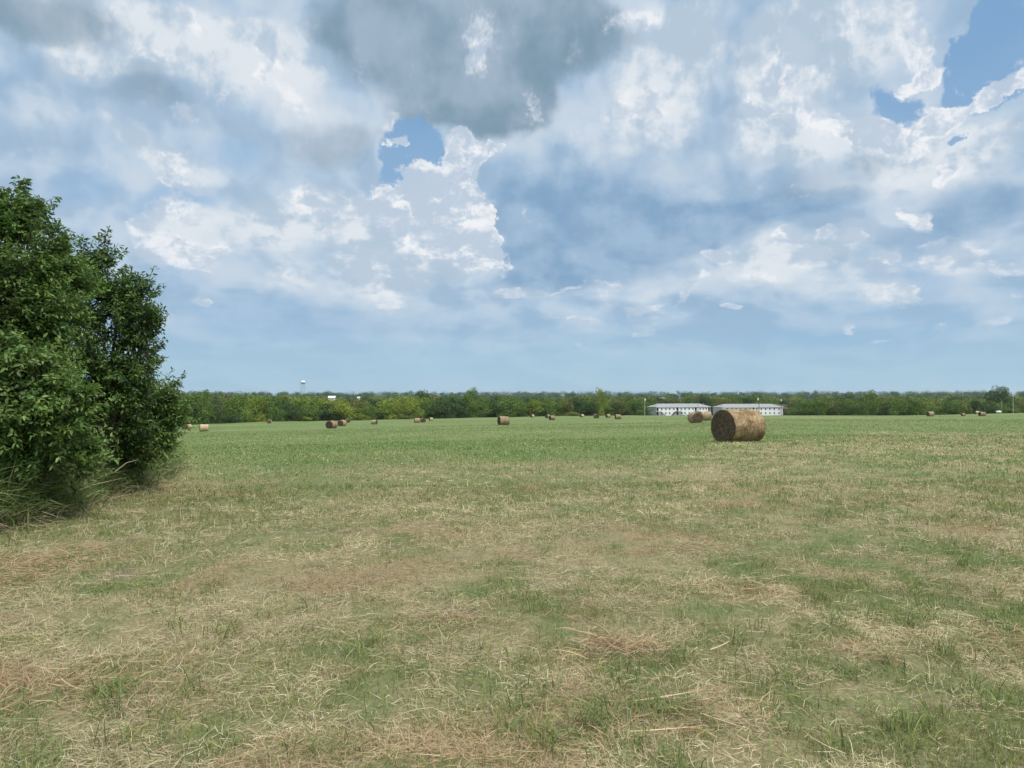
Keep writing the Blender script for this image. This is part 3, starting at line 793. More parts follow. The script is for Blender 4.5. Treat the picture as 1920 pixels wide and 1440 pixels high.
TOPY = [736, 737, 739, 743, 747, 746, 741, 742, 743, 745, 745, 745, 744, 744, 751, 749, 744, 744, 750, 747, 749]
G1 = 'trees of the belt along the far edge of the field'
def belt_label(px, kind, row):
    for lim, where in ((395, 'beside the near thicket'), (455, 'behind the square side-on bale'), (520, 'behind the small round bale'), (600, 'below the water tower'), (680, 'behind the left group of three bales'),
                       (760, 'between the left three bales and the touching pair'), (830, 'behind the two touching bales'), (915, 'left of the lone middle bale'), (975, 'behind the lone middle bale'), (1060, 'behind the overlapping bales'),
                       (1130, 'left of the dark trees by the buildings'), (1205, 'next to the left lamp pole'), (1345, 'behind the left white building'), (1478, 'behind the right white building'), (1580, 'just right of the buildings'),
                       (1660, 'well right of the buildings'), (1730, 'left of the rusty bale'), (1800, 'behind the rusty bale'), (1860, 'behind the far right bales'), (9999, 'at the right edge')):
        if px < lim: break
    col = {'mid': 'mid-green', 'dark': 'dark green', 'yellow': 'yellow-green', 'olive': 'olive', 'grey': 'greyish'}[kind]
    return f"{col} {('front', 'second', 'rear')[row]}-row belt tree {where}"
for row, (doff, dpy, sp) in enumerate([(6, 4.5, 8.0), (20, 1.0, 9.5), (40, -1.5, 11.0)]):
    px = 322.0
    while px < 1925:
        t = (px - 960) / FPX
        E = float(edge(t))
        if 1203 < px < 1478: E = 556 + (px - 1203) * .04
        Y = E + doff + trng.uniform(-4, 5)
        tp = np.interp(px, TOPX, TOPY) + dpy + trng.normal(0, 3.0)
        if 330 < px < 420: kinds, pr = ['grey', 'mid', 'dark', 'olive'], [.4, .3, .2, .1]
        elif px < 720: kinds, pr = ['mid', 'yellow', 'dark', 'olive'], [.34, .32, .16, .18]
        elif px < 800: kinds, pr = ['mid', 'yellow', 'dark'], [.3, .5, .2]
        elif px < 1480: kinds, pr = ['mid', 'dark', 'olive', 'yellow'], [.42, .34, .16, .08]
        else: kinds, pr = ['mid', 'dark', 'olive', 'yellow'], [.48, .28, .18, .06]
        kind = kinds[int(trng.choice(len(kinds), p=pr))]
        if row == 0 and trng.random() < .35 and px > 380: tp += trng.uniform(3, 12)
        skip = 1505 < px < 1535 and row == 0
        if not skip: far_tree(px, Y, tp, trng.uniform(.85, 1.5) * sp * 1.5, kind, belt_label(px, kind, row), G1)
        px += sp * FPX / Y * trng.uniform(.7, 1.15)
# individual trees that stand out
def standout(px, Y, top, w, kind, lab): far_tree(px, Y, top, w, kind, lab, None)
standout(884, 452, 726.5, 13, 'mid', 'tall broad tree rising above the belt left of the lone middle bale')
standout(795, 440, 731, 17, 'dark', 'dark broad-crowned tree rising above the belt over the touching bales')
standout(1124, 470, 726.5, 9, 'yellow', 'slim pale-topped tree rising above the belt left of the white buildings')
standout(1871, 530, 723.5, 26, 'dark', 'very large dark round tree rising above the woods at the far right')
standout(388, 300, 730.5, 7, 'mid', 'small dense tree top sticking up over the greyish trees beside the thicket')
standout(622, 415, 746.5, 11, 'yellow', 'yellow-green tree standing just below the white metal building')
standout(672, 415, 745.5, 11, 'mid', 'mid-green tree just below the smallest white speck of a roof')
standout(1241, 600, 748, 11, 'dark', 'dark tree just below the tiny white roof above the left white building')
standout(1630, 425, 731, 10, 'mid', 'tall tree with a reddish green top above the belt right of the buildings')
standout(1500, 455, 752, 17, 'mid', 'big bushy tree beside the right end of the right white building')
standout(1532, 450, 750, 16, 'mid', 'second bushy tree right of the white buildings, its front half lit')
standout(1782, 440, 749, 15, 'mid', 'round mid-green tree standing forward of the belt behind the rusty bale')
for px, py, h, w, k, lab in [(470, 797, 14, 7, 'yellow', 'low pale yellow-green shrub at the tree line next to the small round bale'),
                        (430, 798, 20, 12, 'dark', 'dark green bush at the tree line left of the pale shrub'),
                        (572, 791, 10, 6, 'yellow', 'low green shrub in front of the belt below the water tower'),
                        (680, 788, 10, 7, 'yellow', 'low leafy shrub in front of the belt between the left bales'),
                        (760, 787, 8, 10, 'olive', 'rusty olive brush at the foot of the belt left of the touching bales'),
                        (1070, 781, 8, 14, 'yellow', 'light green weedy bush behind the tiny greenish bale'),
                        (1770, 778, 4, 6, 'yellow', 'pale clump of weeds right of the rusty bale')]:
    x = (px - 960) / FPX; Y = float(edge(x)) - 3
    far_tree(px, Y, py - h, w, k, lab, None, name='shrub')
# ------------------------------------------------------------------ distant woods (one mass to the horizon)
def distant_woods():
    r = np.random.default_rng(77)
    Vs, Fs, Cs = [], [], []; off = 0
    for d, hgt, sp, n, leaf in [(560, 12, 11, 380, .8), (640, 12, 12, 380, .9), (760, 12, 13, 360, 1.0), (900, 12, 14, 340, 1.1), (1080, 12, 15, 320, 1.3), (1300, 12, 16, 300, 1.5),
                             (1600, 12, 18, 280, 1.7), (1950, 12, 20, 260, 2.0), (2350, 12, 23, 240, 2.3), (2800, 13, 27, 220, 2.8)]:
        x = -.74 * d
        while x < .74 * d:
            X = x + r.uniform(-3, 3); Y = d + r.uniform(-.05, .05) * d
            t = X / Y
            if not (.15 < t < .37 and d < 640):
                w = sp * r.uniform(.9, 2.1); hh = hgt * r.uniform(.55, 1.2) * (1.3 if r.random() < .07 else 1)
                base = GREENS[['mid', 'mid', 'olive', 'dark', 'yellow'][int(r.integers(0, 5))]]
                if d > 1200: base = ((.05, .09, .04), (.08, .125, .045), (.06, .10, .05))[int(r.integers(0, 3))]
                V, F, C = crown_np(r, w, hh, n, leaf, base, low=.30, lobes=8)
                V[:, 2] += gz(X, Y); V[:, 0] += X; V[:, 1] += Y
                Vs.append(V); Fs.append(F + off); Cs.append(C); off += len(V)
            x += sp * r.uniform(.75, 1.1)
    o = mesh_obj('distant_woods', np.vstack(Vs), np.vstack(Fs), M_LEAF, cols=np.vstack(Cs))
    tag(o, 'rolling woods stretching to the horizon beyond the tree belt', 'woods', kind='stuff')
distant_woods()

# ------------------------------------------------------------------ apartment buildings
M_WHITE = mat('white_siding', (.84, .86, .88), rough=.7, noise_=.05, nscale=.6)
M_WHITE_SHADED = mat('shaded_white_siding', (.42, .46, .46), rough=.75, noise_=.08, nscale=.6)  # white siding of the left end walls, their shade put into the colour
M_SHING = mat('grey_shingles', (.29, .29, .305), rough=.9, noise_=.2, nscale=.8)
M_TRIM = mat('pale_trim', (.60, .61, .63), rough=.6)
M_GLASS = mat('dark_glass', (.05, .06, .075), rough=.15, spec=.6)
M_DARK = mat('dark_paint_and_shade', (.05, .055, .07), rough=.7)
M_STEEL = mat('grey_metal', (.45, .46, .47), rough=.5, metal=.3)
M_WOOD = mat('weathered_pole_wood', (.20, .17, .14), rough=.9, noise_=.2)
M_LAMP = mat('white_lamp_housing', (.85, .86, .84), rough=.4)
M_BRICK = mat('brown_brick', (.13, .075, .06), rough=.9, noise_=.25, nscale=1.5)
M_ROOFB = mat('brown_shingles', (.11, .075, .065), rough=.9, noise_=.2)
M_TIRE = mat('tyre_rubber', (.03, .03, .03), rough=.9)
def wall_with_holes(L, H, holes, depth=.25):
    """front wall in the XZ plane (y=0) with rectangular openings; holes: (x0,x1,z0,z1)"""
    xs = sorted({0, L, *[h[0] for h in holes], *[h[1] for h in holes]}); zs = sorted({0, H, *[h[2] for h in holes], *[h[3] for h in holes]})
    mb = MB()
    for i in range(len(xs) - 1):
        for j in range(len(zs) - 1):
            cx = (xs[i] + xs[i + 1]) / 2; cz = (zs[j] + zs[j + 1]) / 2
            if any(h[0] < cx < h[1] and h[2] < cz < h[3] for h in holes): continue
            mb.add([(xs[i], 0, zs[j]), (xs[i + 1], 0, zs[j]), (xs[i + 1], 0, zs[j + 1]), (xs[i], 0, zs[j + 1])], [[0, 1, 2, 3]])
    for (a, b, c, d) in holes:
        mb.add([(a, 0, c), (b, 0, c), (b, 0, d), (a, 0, d), (a, depth, c), (b, depth, c), (b, depth, d), (a, depth, d)], [[0, 4, 5, 1], [1, 5, 6, 2], [2, 6, 7, 3], [3, 7, 4, 0]])
    return mb
_win = {}
def window_meshes(w, h):
    k = (round(w, 2), round(h, 2))
    if k not in _win:
        f = MB(); t = .07
        f.box(-w / 2 - t, w / 2 + t, -.03, .03, -t, 0); f.box(-w / 2 - t, w / 2 + t, -.03, .03, h, h + t)
        f.box(-w / 2 - t, -w / 2, -.03, .03, 0, h); f.box(w / 2, w / 2 + t, -.03, .03, 0, h); f.box(-w / 2, w / 2, -.02, .03, h / 2 - .03, h / 2 + .03)
        p = MB().box(-w / 2, w / 2, .10, .13, 0, h)
        a = f.build('window', M_TRIM); b = p.build('pane', M_GLASS)
        _win[k] = (a.data, b.data); bpy.data.objects.remove(a); bpy.data.objects.remove(b)
    return _win[k]
def apartment(px_corner, Y, L, D, rz, label, wins, halls, H=5.7, roof=2.2, hip_l=5.0, hip_r=5.0, stairs=()):
    x, y, z = place(px_corner, Y)
    root = empty('apartment_building', (x, y, z - .1), rz)
    tag(root, label, 'apartment building')
    holes = [(a - .9, a + .9, .15, 2.6) for a in halls] + [(a - .9, a + .9, 3.05, 5.35) for a in halls]
    wl = [(a, zz, w, h) for (a, zz, w, h) in wins]
    holes += [(a - w / 2, a + w / 2, zz, zz + h) for (a, zz, w, h) in wl]
    mb = wall_with_holes(L, H, holes)
    mb.build('front_wall', M_WHITE, root)
    e = MB().add([(0, 0, 0), (0, D, 0), (0, D, H), (0, 0, H)], [[0, 3, 2, 1]]); e.build('end_wall', M_WHITE_SHADED, root)
    e = MB().add([(L, 0, 0), (L, D, 0), (L, D, H), (L, 0, H)], [[0, 1, 2, 3]]); e.build('end_wall', M_WHITE, root)
    e = MB().add([(0, D, 0), (L, D, 0), (L, D, H), (0, D, H)], [[0, 3, 2, 1]]); e.build('back_wall', M_WHITE, root)
    o_ = .5
    rf = MB(); Z0 = H + .02; Z1 = H + roof
    rf.add([(-o_, -o_, Z0), (L + o_, -o_, Z0), (L + o_, D + o_, Z0), (-o_, D + o_, Z0), (hip_l, D / 2, Z1), (L - hip_r, D / 2, Z1)],
           [[0, 1, 5, 4], [1, 2, 5], [2, 3, 4, 5], [3, 0, 4], [0, 3, 2, 1]])
    r_ = rf.build('roof', M_SHING, root)
    g = MB(); g.box(-o_, L + o_, -o_ - .06, -o_, Z0 - .22, Z0 + .02); g.build('gutter', M_TRIM, root)
    for k in range(8):
        vx = L * (k + .6) / 8; b = MB().tube([(vx, D / 2 - 1.0, Z1 - .5), (vx, D / 2 - 1.0, Z1 + .25)], .12, 8); b.build('vent_pipe', M_TRIM, r_)
    for (a, zz, w, h) in wl:
        f, p = window_meshes(w, h)
        fo = bpy.data.objects.new('window', f); COL.objects.link(fo); fo.parent = root; fo.location = (a, -.032, zz)
        po = bpy.data.objects.new('pane', p); COL.objects.link(po); po.parent = fo
    for a in halls:
        hb = MB()
        for (c, d) in ((.15, 2.6), (3.05, 5.35)):
            hb.add([(a - .9, .25, c), (a + .9, .25, c), (a + .9, .25, d), (a - .9, .25, d), (a - .9, 3.5, c), (a + .9, 3.5, c), (a + .9, 3.5, d), (a - .9, 3.5, d)],
                   [[0, 4, 5, 1], [1, 5, 6, 2], [2, 6, 7, 3], [3, 7, 4, 0], [4, 7, 6, 5]])
        hb.build('breezeway', M_DARK, root)  # recess walls coloured near-black, the shade inside is in the colour
        pb = MB().box(a - .12, a + .12, -.9, -.7, 0, 5.6); pb.build('post', M_STEEL, root)
        bl = MB().box(a - 1.6, a + 1.6, -1.3, -.01, 2.72, 2.86); bl.build('landing', M_STEEL, root)
    for (a, s) in stairs:
        st = MB()
        for k in range(15):
            st.box(a + s * (1.6 + k * .27) - .15, a + s * (1.6 + k * .27) + .15, -1.25, -.35, 2.66 - k * .185, 2.72 - k * .185)
        st.tube([(a + s * 1.5, -1.3, 2.6), (a + s * 5.6, -1.3, -.1)], .12, 6); st.tube([(a + s * 1.5, -1.3, 3.6), (a + s * 5.6, -1.3, .9)], .05, 6)
        st.tube([(a + s * 1.5, -.3, 2.6), (a + s * 5.6, -.3, -.1)], .12, 6)
        for k in range(8):
            q = k / 7; st.tube([(a + s * (1.5 + 4.1 * q), -1.3, 2.6 - 2.7 * q), (a + s * (1.5 + 4.1 * q), -1.3, 3.6 - 2.7 * q)], .03, 5)
        st.build('staircase', M_DARK, root)
    return root
th = R(-3)
def winrows(xs, w=.95):
    return [(a, 3.75, w, 1.25) for a in xs] + [(a, 1.0, w, 1.25) for a in xs]
apartment(1230.5, 510, 44, 11, R(24), 'left white two-storey apartment block with grey roof and outside stairs',
          winrows([4.2, 7.6, 10.6, 14, 20, 23, 26.4, 29.6, 35.5, 38, 40.5]), [1.1, 17, 32, 43], stairs=[(1.1, 1), (17, -1), (17, 1), (32, 1)])
apartment(1354, 516, 48.5, 11, R(19), 'right white two-storey apartment block, partly hidden by the large near bale',
          winrows([4, 7.5, 11, 14.5, 18.5, 22, 27.5, 31, 34.5, 38, 41.6, 45.5]), [25], stairs=[(25, -1)])
def house(px, Y, w, d, h, rh, rz, mw, mr, name, label, cat, door=True):
    x, y, z = place(px, Y)
    root = empty(name, (x, y, z - .2), rz); tag(root, label, cat)
    m = MB(); m.box(-w / 2, w / 2, 0, d, 0, h)
    m.add([(-w / 2, 0, h), (-w / 2, d, h), (-w / 2, d / 2, h + rh)], [[0, 1, 2]]); m.add([(w / 2, 0, h), (w / 2, d, h), (w / 2, d / 2, h + rh)], [[0, 2, 1]])
    m.build('wall', mw, root)
    r_ = MB(); t = .2; ov = .5
    r_.add([(-w / 2 - ov, -ov, h - .05), (w / 2 + ov, -ov, h - .05), (w / 2 + ov, d / 2, h + rh + .12), (-w / 2 - ov, d / 2, h + rh + .12),
            (-w / 2 - ov, -ov, h - .05 + t), (w / 2 + ov, -ov, h - .05 + t), (w / 2 + ov, d / 2, h + rh + .12 + t), (-w / 2 - ov, d / 2, h + rh + .12 + t)],
           [[0, 3, 2, 1], [4, 5, 6, 7], [0, 1, 5, 4], [1, 2, 6, 5], [3, 0, 4, 7]])
    r_.add([(-w / 2 - ov, d + ov, h - .05), (w / 2 + ov, d + ov, h - .05), (w / 2 + ov, d / 2, h + rh + .12), (-w / 2 - ov, d / 2, h + rh + .12),
            (-w / 2 - ov, d + ov, h - .05 + t), (w / 2 + ov, d + ov, h - .05 + t), (w / 2 + ov, d / 2, h + rh + .12 + t), (-w / 2 - ov, d / 2, h + rh + .12 + t)],
           [[0, 1, 2, 3], [4, 7, 6, 5], [0, 4, 5, 1], [1, 5, 6, 2], [3, 7, 4, 0]])
    r_.build('roof', mr, root)
    if door:
        MB().box(-.5, .5, -.05, -.003, .2, 2.2).build('door', M_DARK, root)
    for a in (-w / 4, w / 4):
        f, p = window_meshes(1.0, 1.2)
        fo = bpy.data.objects.new('window', f); COL.objects.link(fo); fo.parent = root; fo.location = (a, -.035, 1.1)
        po = bpy.data.objects.new('pane', MB().box(-.5, .5, .0, .02, 0, 1.2).build('pane', M_GLASS).data); COL.objects.link(po); po.parent = fo
    return root
house(1474, 540, 11, 9, 5.0, 2.8, R(8), M_BRICK, M_ROOFB, 'house', 'dark brown house behind the right end of the right white building', 'house')
house(1922, 545, 8, 8, 4.0, 2.2, R(0), M_BRICK, M_ROOFB, 'house', 'brown brick house cut off by the right edge of the photo', 'house')
for o in [o for o in COL.objects if o.name.startswith('pane') and o.parent is None]: bpy.data.objects.remove(o)
def far_white(px, Y, top_py, w, d, rh, name, label, cat):
    x, y, _ = place(px, Y); z = gz(x, y); zt = at(px, top_py, Y)[2]
    root = empty(name, (x, y, z), R(10)); tag(root, label, cat)
    h = zt - z - rh
    m = MB().box(-w / 2, w / 2, 0, d, 0, h); m.build('wall', M_LAMP, root)
    r_ = MB().add([(-w / 2 - .4, -.4, h + .01), (w / 2 + .4, -.4, h + .01), (w / 2 + .4, d + .4, h + .01), (-w / 2 - .4, d + .4, h + .01), (-w / 2 - .4, d / 2, h + rh), (w / 2 + .4, d / 2, h + rh)],
               [[0, 1, 5, 4], [2, 3, 4, 5], [1, 2, 5], [3, 0, 4], [0, 3, 2, 1]]); r_.build('roof', M_LAMP, root)
far_white(622, 620, 742.4, 5.0, 7, 1.4, 'shed', 'white metal building showing above the belt, right of the water tower', 'shed')
far_white(1241.5, 640, 745.3, 3.6, 5, .8, 'shed', 'tiny white roof among the trees above the left white building', 'shed')
far_white(672.5, 640, 744.0, 1.8, 5, .8, 'shed', 'smallest white speck of a roof above the belt over the left bales', 'shed')

# ------------------------------------------------------------------ water tower
def water_tower():
    Y = 1500; x, y, _ = place(568, Y); z = gz(x, y)
    zt = at(568, 713.5, Y)[2] - z; rad = 4.9
    root = empty('water_tower', (x, y, z)); tag(root, 'pale blue-white water tower on thin legs rising over the horizon', 'water tower')
    pr = [(max(rad * math.cos(a), .02), 3.4 * math.sin(a)) for a in np.linspace(-math.pi / 2, math.pi / 2, 21)]
    t = MB().lathe(pr, 32, c=(0, 0, zt - 3.4)); t.build('tank', mat('pale_blue_paint', (.62, .70, .76), rough=.4), root, True)
    MB().lathe([(rad - .1, -.35), (rad + .8, -.35), (rad + .8, -.2), (rad - .1, -.2)], 32, c=(0, 0, zt - 3.6)).build('walkway', M_STEEL, root)
    for k in range(6):
        a = k * math.pi / 3 + .2
        MB().tube([(4.4 * math.cos(a), 4.4 * math.sin(a), zt - 4.5), (6.2 * math.cos(a), 6.2 * math.sin(a), -.5)], .16, 8).build('leg', M_STEEL, root)
    MB().tube([(0, 0, zt - 6), (0, 0, -.5)], .3, 12).build('riser_pipe', M_STEEL, root)
    for q in (.35, .68):
        rr = 6.2 + (4.4 - 6.2) * q; zz = (zt - 4.5) * q; m = MB()
        for k in range(6):
            a = k * math.pi / 3 + .2; b = a + math.pi / 3
            m.tube([(rr * math.cos(a), rr * math.sin(a), zz), (rr * math.cos(b), rr * math.sin(b), zz)], .12, 6)
        m.build('brace', M_STEEL, root)
water_tower()
# ------------------------------------------------------------------ poles
def pole(px, Y, top_py, r0, m, label, lamp=None, arm=False):
    x, y, z = place(px, Y); h = at(px, top_py, Y)[2] - z
    root = empty('utility_pole' if arm else 'lamp_pole', (x, y, z)); tag(root, label, 'pole')
    MB().tube([(0, 0, -.5), (0, 0, h * .5), (0, 0, h)], [r0, r0 * .85, r0 * .65], 10).build('pole', m, root)
    if lamp:
        MB().tube([(0, 0, h - .3), (lamp * .35, 0, h + .1), (lamp * .55, 0, h + .05)], .07, 6).build('arm', M_STEEL, root)
        MB().lathe([(0.02, .62), (.26, .55), (.36, .1), (.42, -.55), (.30, -.85), (0.02, -.9)], 12, c=(lamp * .6, 0, h - .05)).build('lamp', M_LAMP, root)
    if arm:
        MB().box(-1.2, 1.2, -.08, .08, h - .9, h - .72).build('crossarm', M_WOOD, root)
        m_ = MB()
        for q in (-1.05, -.4, .4, 1.05): m_.lathe([(.01, .3), (.07, .25), (.05, .1), (.08, 0)], 8, c=(q, 0, h - .72))
        m_.build('insulators', M_STEEL, root)
pole(1208.8, 492, 749, .2, M_STEEL, 'pale lamp pole with a white head at the left end of the left white building', lamp=.4)
pole(1308.5, 492, 741, .16, M_WOOD, 'dark thin utility pole in front of the left white building', arm=True)
pole(1423, 492, 748, .22, M_DARK, 'dark pole with a white lamp, in front of the right white building', lamp=-.9)
pole(1464.7, 531, 750, .15, M_DARK, 'lamp pole rising behind the right end of the right white building', lamp=.1)
pole(1878, 500, 752, .14, M_STEEL, 'thin grey pole in front of the very large dark round tree', arm=False)
pole(1899.5, 505, 741, .2, M_STEEL, 'tall pale utility pole right of the very large dark round tree', arm=True)
# ------------------------------------------------------------------ tank and car by the road
def propane_tank():
    x, y, z = place(1872, 497); root = empty('storage_tank', (x, y, z + .0), R(-8)); tag(root, 'small white rounded tank lying on supports in front of the very large dark tree', 'tank')
    r_, L = .72, 1.55
    pts = []; rad = []
    for a in np.linspace(-1.5, 0, 7): pts.append((-L + .5 + .6 * math.sin(a), 0, 1.05)); rad.append(max(r_ * math.cos(a), .02))
    for a in np.linspace(0, 1.5, 7): pts.append((L - .5 + .6 * math.sin(a), 0, 1.05)); rad.append(max(r_ * math.cos(a), .02))
    MB().tube(pts, rad, 24).build('tank_body', M_LAMP, root, True)
    for s in (-.8, .8):
        MB().box(s - .1, s + .1, -.5, .5, -.1, .55).build('support', M_STEEL, root)
    MB().lathe([(.01, .3), (.16, .27), (.18, 0)], 12, c=(0, 0, 1.72)).build('valve_dome', M_STEEL, root)
propane_tank()
def car(px, Y, rz, col, label):
    x, y, z = place(px, Y); root = empty('parked_car', (x, y, z), rz); tag(root, label, 'car')
    prof = [(-2.2, .35), (-2.25, .75), (-2.05, .95), (-1.2, 1.0), (-.75, 1.42), (.75, 1.45), (1.45, 1.02), (2.1, .92), (2.25, .7), (2.2, .35)]
    m = MB(); n = len(prof)
    for ys, tap in ((-.85, 1), (.85, 1)): m.v += [(a, ys * (.82 if b > 1.1 else 1), b) for a, b in prof]
    m.f = [list(range(n))[::-1], [n + k for k in range(n)]] + [[k, (k + 1) % n, n + (k + 1) % n, n + k] for k in range(n)]; m.m = [0] * len(m.f)
    for f in m.f[:]: f[:] = f[::-1]
    m.build('body', col, root)
    w = MB()
    for s in (-1, 1):
        w.add([(-1.0, s * .86, 1.03), (1.25, s * .86, 1.05), (.68, s * .735, 1.38), (-.68, s * .735, 1.36)], [[0, 1, 2, 3]] if s < 0 else [[0, 3, 2, 1]])
    w.build('side_window', M_GLASS, root)
    for a in (-1.35, 1.35):
        for s in (-.8, .8):
            MB().tube([(a, s - .1, .33), (a, s + .1, .33)], .33, 16).build('wheel', M_TIRE, root)
car(1284.5, 496, R(6), mat('white_car_paint', (.75, .77, .78), rough=.3), 'white car parked before the stairs of the left white building')

# ------------------------------------------------------------------ leafy thicket at the left: leaves on shoots over limbs
brng = np.random.default_rng(42)
M_BLEAF = mat('broad_leaves', attr='Col', rough=.45, spec=.4, transl=.34)
def shoots_to_leaves(S, D, Ls, leaf, cols, r):
    """S start points, D directions, Ls lengths -> folded pointed leaves along each shoot, drooping"""
    Vall = []; Call = []
    stem = []
    maxk = 12
    for k in range(maxk):
        u = (k + .6) / maxk
        live = (Ls > .03 * k * 1.0)
        if not live.any(): break
        s = S[live]; d = D[live]; l = Ls[live][:, None]; n = len(s)
        # the shoot arches down towards its tip
        p = s + d * l * u + np.array([0, 0, -1.0]) * (u ** 2 * .18) * l
        perp = np.cross(d, np.array([0, 0, 1.0])); perp /= np.linalg.norm(perp, axis=1)[:, None] + 1e-6
        ang = (k * 2.4 + r.uniform(0, .8, n))[:, None]; up2 = np.cross(perp, d)
        side = perp * np.cos(ang) + up2 * np.sin(ang) * .6
        ld = d * .55 + side * .85 + np.array([0, 0, -1.0]) * r.uniform(.05, .75, (n, 1)); ld /= np.linalg.norm(ld, axis=1)[:, None]
        nn = np.cross(ld, np.cross(np.array([0, 0, 1.0]) + r.normal(0, .55, (n, 3)), ld)); nn /= np.linalg.norm(nn, axis=1)[:, None] + 1e-6
        w = np.cross(nn, ld)
        sz = (leaf * r.uniform(.6, 1.15, n) * (1.05 - .35 * u))[:, None]
        q = p + ld * .012
        fold = nn * sz * .07
        b0 = q; tip = q + ld * sz + nn * sz * -.12
        l1 = q + ld * sz * .30 + w * sz * .21 + fold; l2 = q + ld * sz * .66 + w * sz * .16 + fold * .6
        r1 = q + ld * sz * .30 - w * sz * .21 + fold; r2 = q + ld * sz * .66 - w * sz * .16 + fold * .6
        Vall.append(np.stack([b0, l1, l2, tip, r2, r1], 1))
        c = cols[live] * r.uniform(.75, 1.25, (n, 1)) * (1 + .45 * max(0, u - .6))
        Call.append(c)
    V = np.concatenate(Vall); C = np.concatenate(Call); n = len(V)
    F = (np.arange(n)[:, None, None] * 6 + np.array([[0, 3, 2, 1], [0, 5, 4, 3]])[None]).reshape(-1, 4)
    return V.reshape(-1, 3), F, np.repeat(C, 6, axis=0)
def lobes_from_px(lst, Y0):
    out = []
    for (px, py, rx, ry, dY) in lst:
        x, y, z = at(px, py, Y0 + dY); k = (Y0 + dY) / FPX
        out.append((np.array([x, y, z]), rx * k, ry * k))
    return out
def leafy(name, label, cat, px_base, Y0, lobes, n_shoots, leaf, base_cols, spires=(), seed=0, shoot=(.16, .46), trunks=2, group=None):
    r = np.random.default_rng(seed)
    bx, by, bz = place(px_base, Y0)
    root = empty(name, (bx, by, bz)); tag(root, label, cat, group)
    O = np.array([bx, by, bz])
    LB = lobes_from_px(lobes, Y0)
    area = np.array([a * b for _, a, b in LB]); pr = area / area.sum()
    k = r.choice(len(LB), n_shoots, p=pr)
    d = r.normal(size=(n_shoots, 3)); d /= np.linalg.norm(d, axis=1)[:, None]
    cen = np.array([LB[i][0] for i in k]); rx = np.array([LB[i][1] for i in k]); rz = np.array([LB[i][2] for i in k])
    f = r.uniform(.45, 1.0, n_shoots) ** .7
    S = cen + d * np.stack([rx, np.minimum(rx, rz * 1.3) * 1.0, rz], -1) * f[:, None]
    keep = S[:, 2] > ground(S[:, 0], S[:, 1]) + .12
    hole = fbm(S[:, 0] * 2.6 + S[:, 1] * 1.7, S[:, 2] * 2.6 + seed, seed + 60, 3)         # gaps between the boughs
    keep &= r.random(n_shoots) < smooth(hole, .33, .50) * .93 + .07
    S, d, k = S[keep], d[keep], k[keep]; n = len(S)
    D = d * .75 + np.array([0, 0, .55]) + r.normal(0, .35, (n, 3)); D /= np.linalg.norm(D, axis=1)[:, None]
    Ls = r.uniform(*shoot, n)
    tone = 1 + (fbm(S[:, 0] * 2.2 + S[:, 1], S[:, 2] * 2.2, seed + 3, 3) - .5) * 1.3
    bc = np.array(base_cols); C = bc[r.integers(0, len(bc), n)] * tone[:, None]
    s2, d2, l2, c2 = [], [], [], []; twigs = []
    for (c, a, b) in LB:                                    # loose sprays reaching out of the crown
        for q in range(7 if cat == 'tree' else 4):
            o_ = r.normal(size=3); o_[2] = abs(o_[2]) * .9 + .1; o_ /= np.linalg.norm(o_)
            st = c + o_ * np.array([a, a, b]) * .9; L_ = r.uniform(.25, .62)
            o2 = o_ + np.array([0, 0, .35]); o2 /= np.linalg.norm(o2); twigs.append((st - o_ * .3, st + o2 * L_))
            for k_ in range(int(L_ * 16)):
                u = k_ / (L_ * 16); s2.append(list(st + o2 * L_ * u + r.normal(0, .02, 3))); l2.append(r.uniform(.12, .22) * (1.15 - .5 * u))
                d2.append(list(o2 * .8 + r.normal(0, .6, 3))); c2.append(bc[k_ % len(bc)] * r.uniform(.9, 1.25))
    for (px, py, dY, lpx, lean, cnt) in spires:
        x, y, z = at(px, py, Y0 + dY); L_ = lpx / FPX * (Y0 + dY)
        for q in range(cnt):
            u = q / max(cnt - 1, 1)
            s2.append([x + lean * L_ * u + r.normal(0, .02), y + r.normal(0, .04), z + L_ * u * .9]); l2.append(r.uniform(.16, .26) * (1.1 - .5 * u))
            d2.append([lean + r.normal(0, .55), r.normal(0, .55), .8]); c2.append(bc[q % len(bc)])
    if s2:
        d2 = np.array(d2); d2 /= np.linalg.norm(d2, axis=1)[:, None]
        S = np.vstack([S, s2]); D = np.vstack([D, d2]); Ls = np.concatenate([Ls, l2]); C = np.vstack([C, c2])
    V, F, Cc = shoots_to_leaves(S, D, Ls, leaf, C, r)
    o = mesh_obj('leaves' if cat == 'shrub' else 'crown', V - O, F, M_BLEAF, root, cols=Cc)
    # limbs: trunk stems, limbs to every lobe, twigs to a share of the shoots
    mb = MB(); order = np.argsort([c[2] for c, _, _ in LB])
    for t in range(1 if cat == 'shrub' else trunks):
        a = t * 2.4 + seed; off = np.array([math.cos(a) * .22, math.sin(a) * .22, 0])
        top = max(LB, key=lambda q: q[0][2])[0] - O
        mid = top * np.array([.35, .35, .45]) + off * 1.5
        mb.tube([off + (0, 0, -.2), off * 1.3 + mid * .4, mid, top * np.array([.8, .8, .8]) + off], [.018, .016, .014, .01] if cat == 'shrub' else [.045, .038, .03, .013], 8)
    for (c, a, b) in LB:
        c = c - O; zc = max(c[2] * .35, .25); st = np.array([c[0] * .12, c[1] * .12, zc])
        mb.tube([st, st * .4 + c * .6 + r.normal(0, .06, 3), c], [.016, .013, .010] if cat == 'shrub' else [.04, .026, .014], 6)
        for q in range(7):
            dd = r.normal(size=3); dd /= np.linalg.norm(dd); e = c + dd * np.array([a, a, b]) * .85
            mb.tube([c, (c + e) / 2 + r.normal(0, .04, 3), e], [.016, .010, .004], 4)
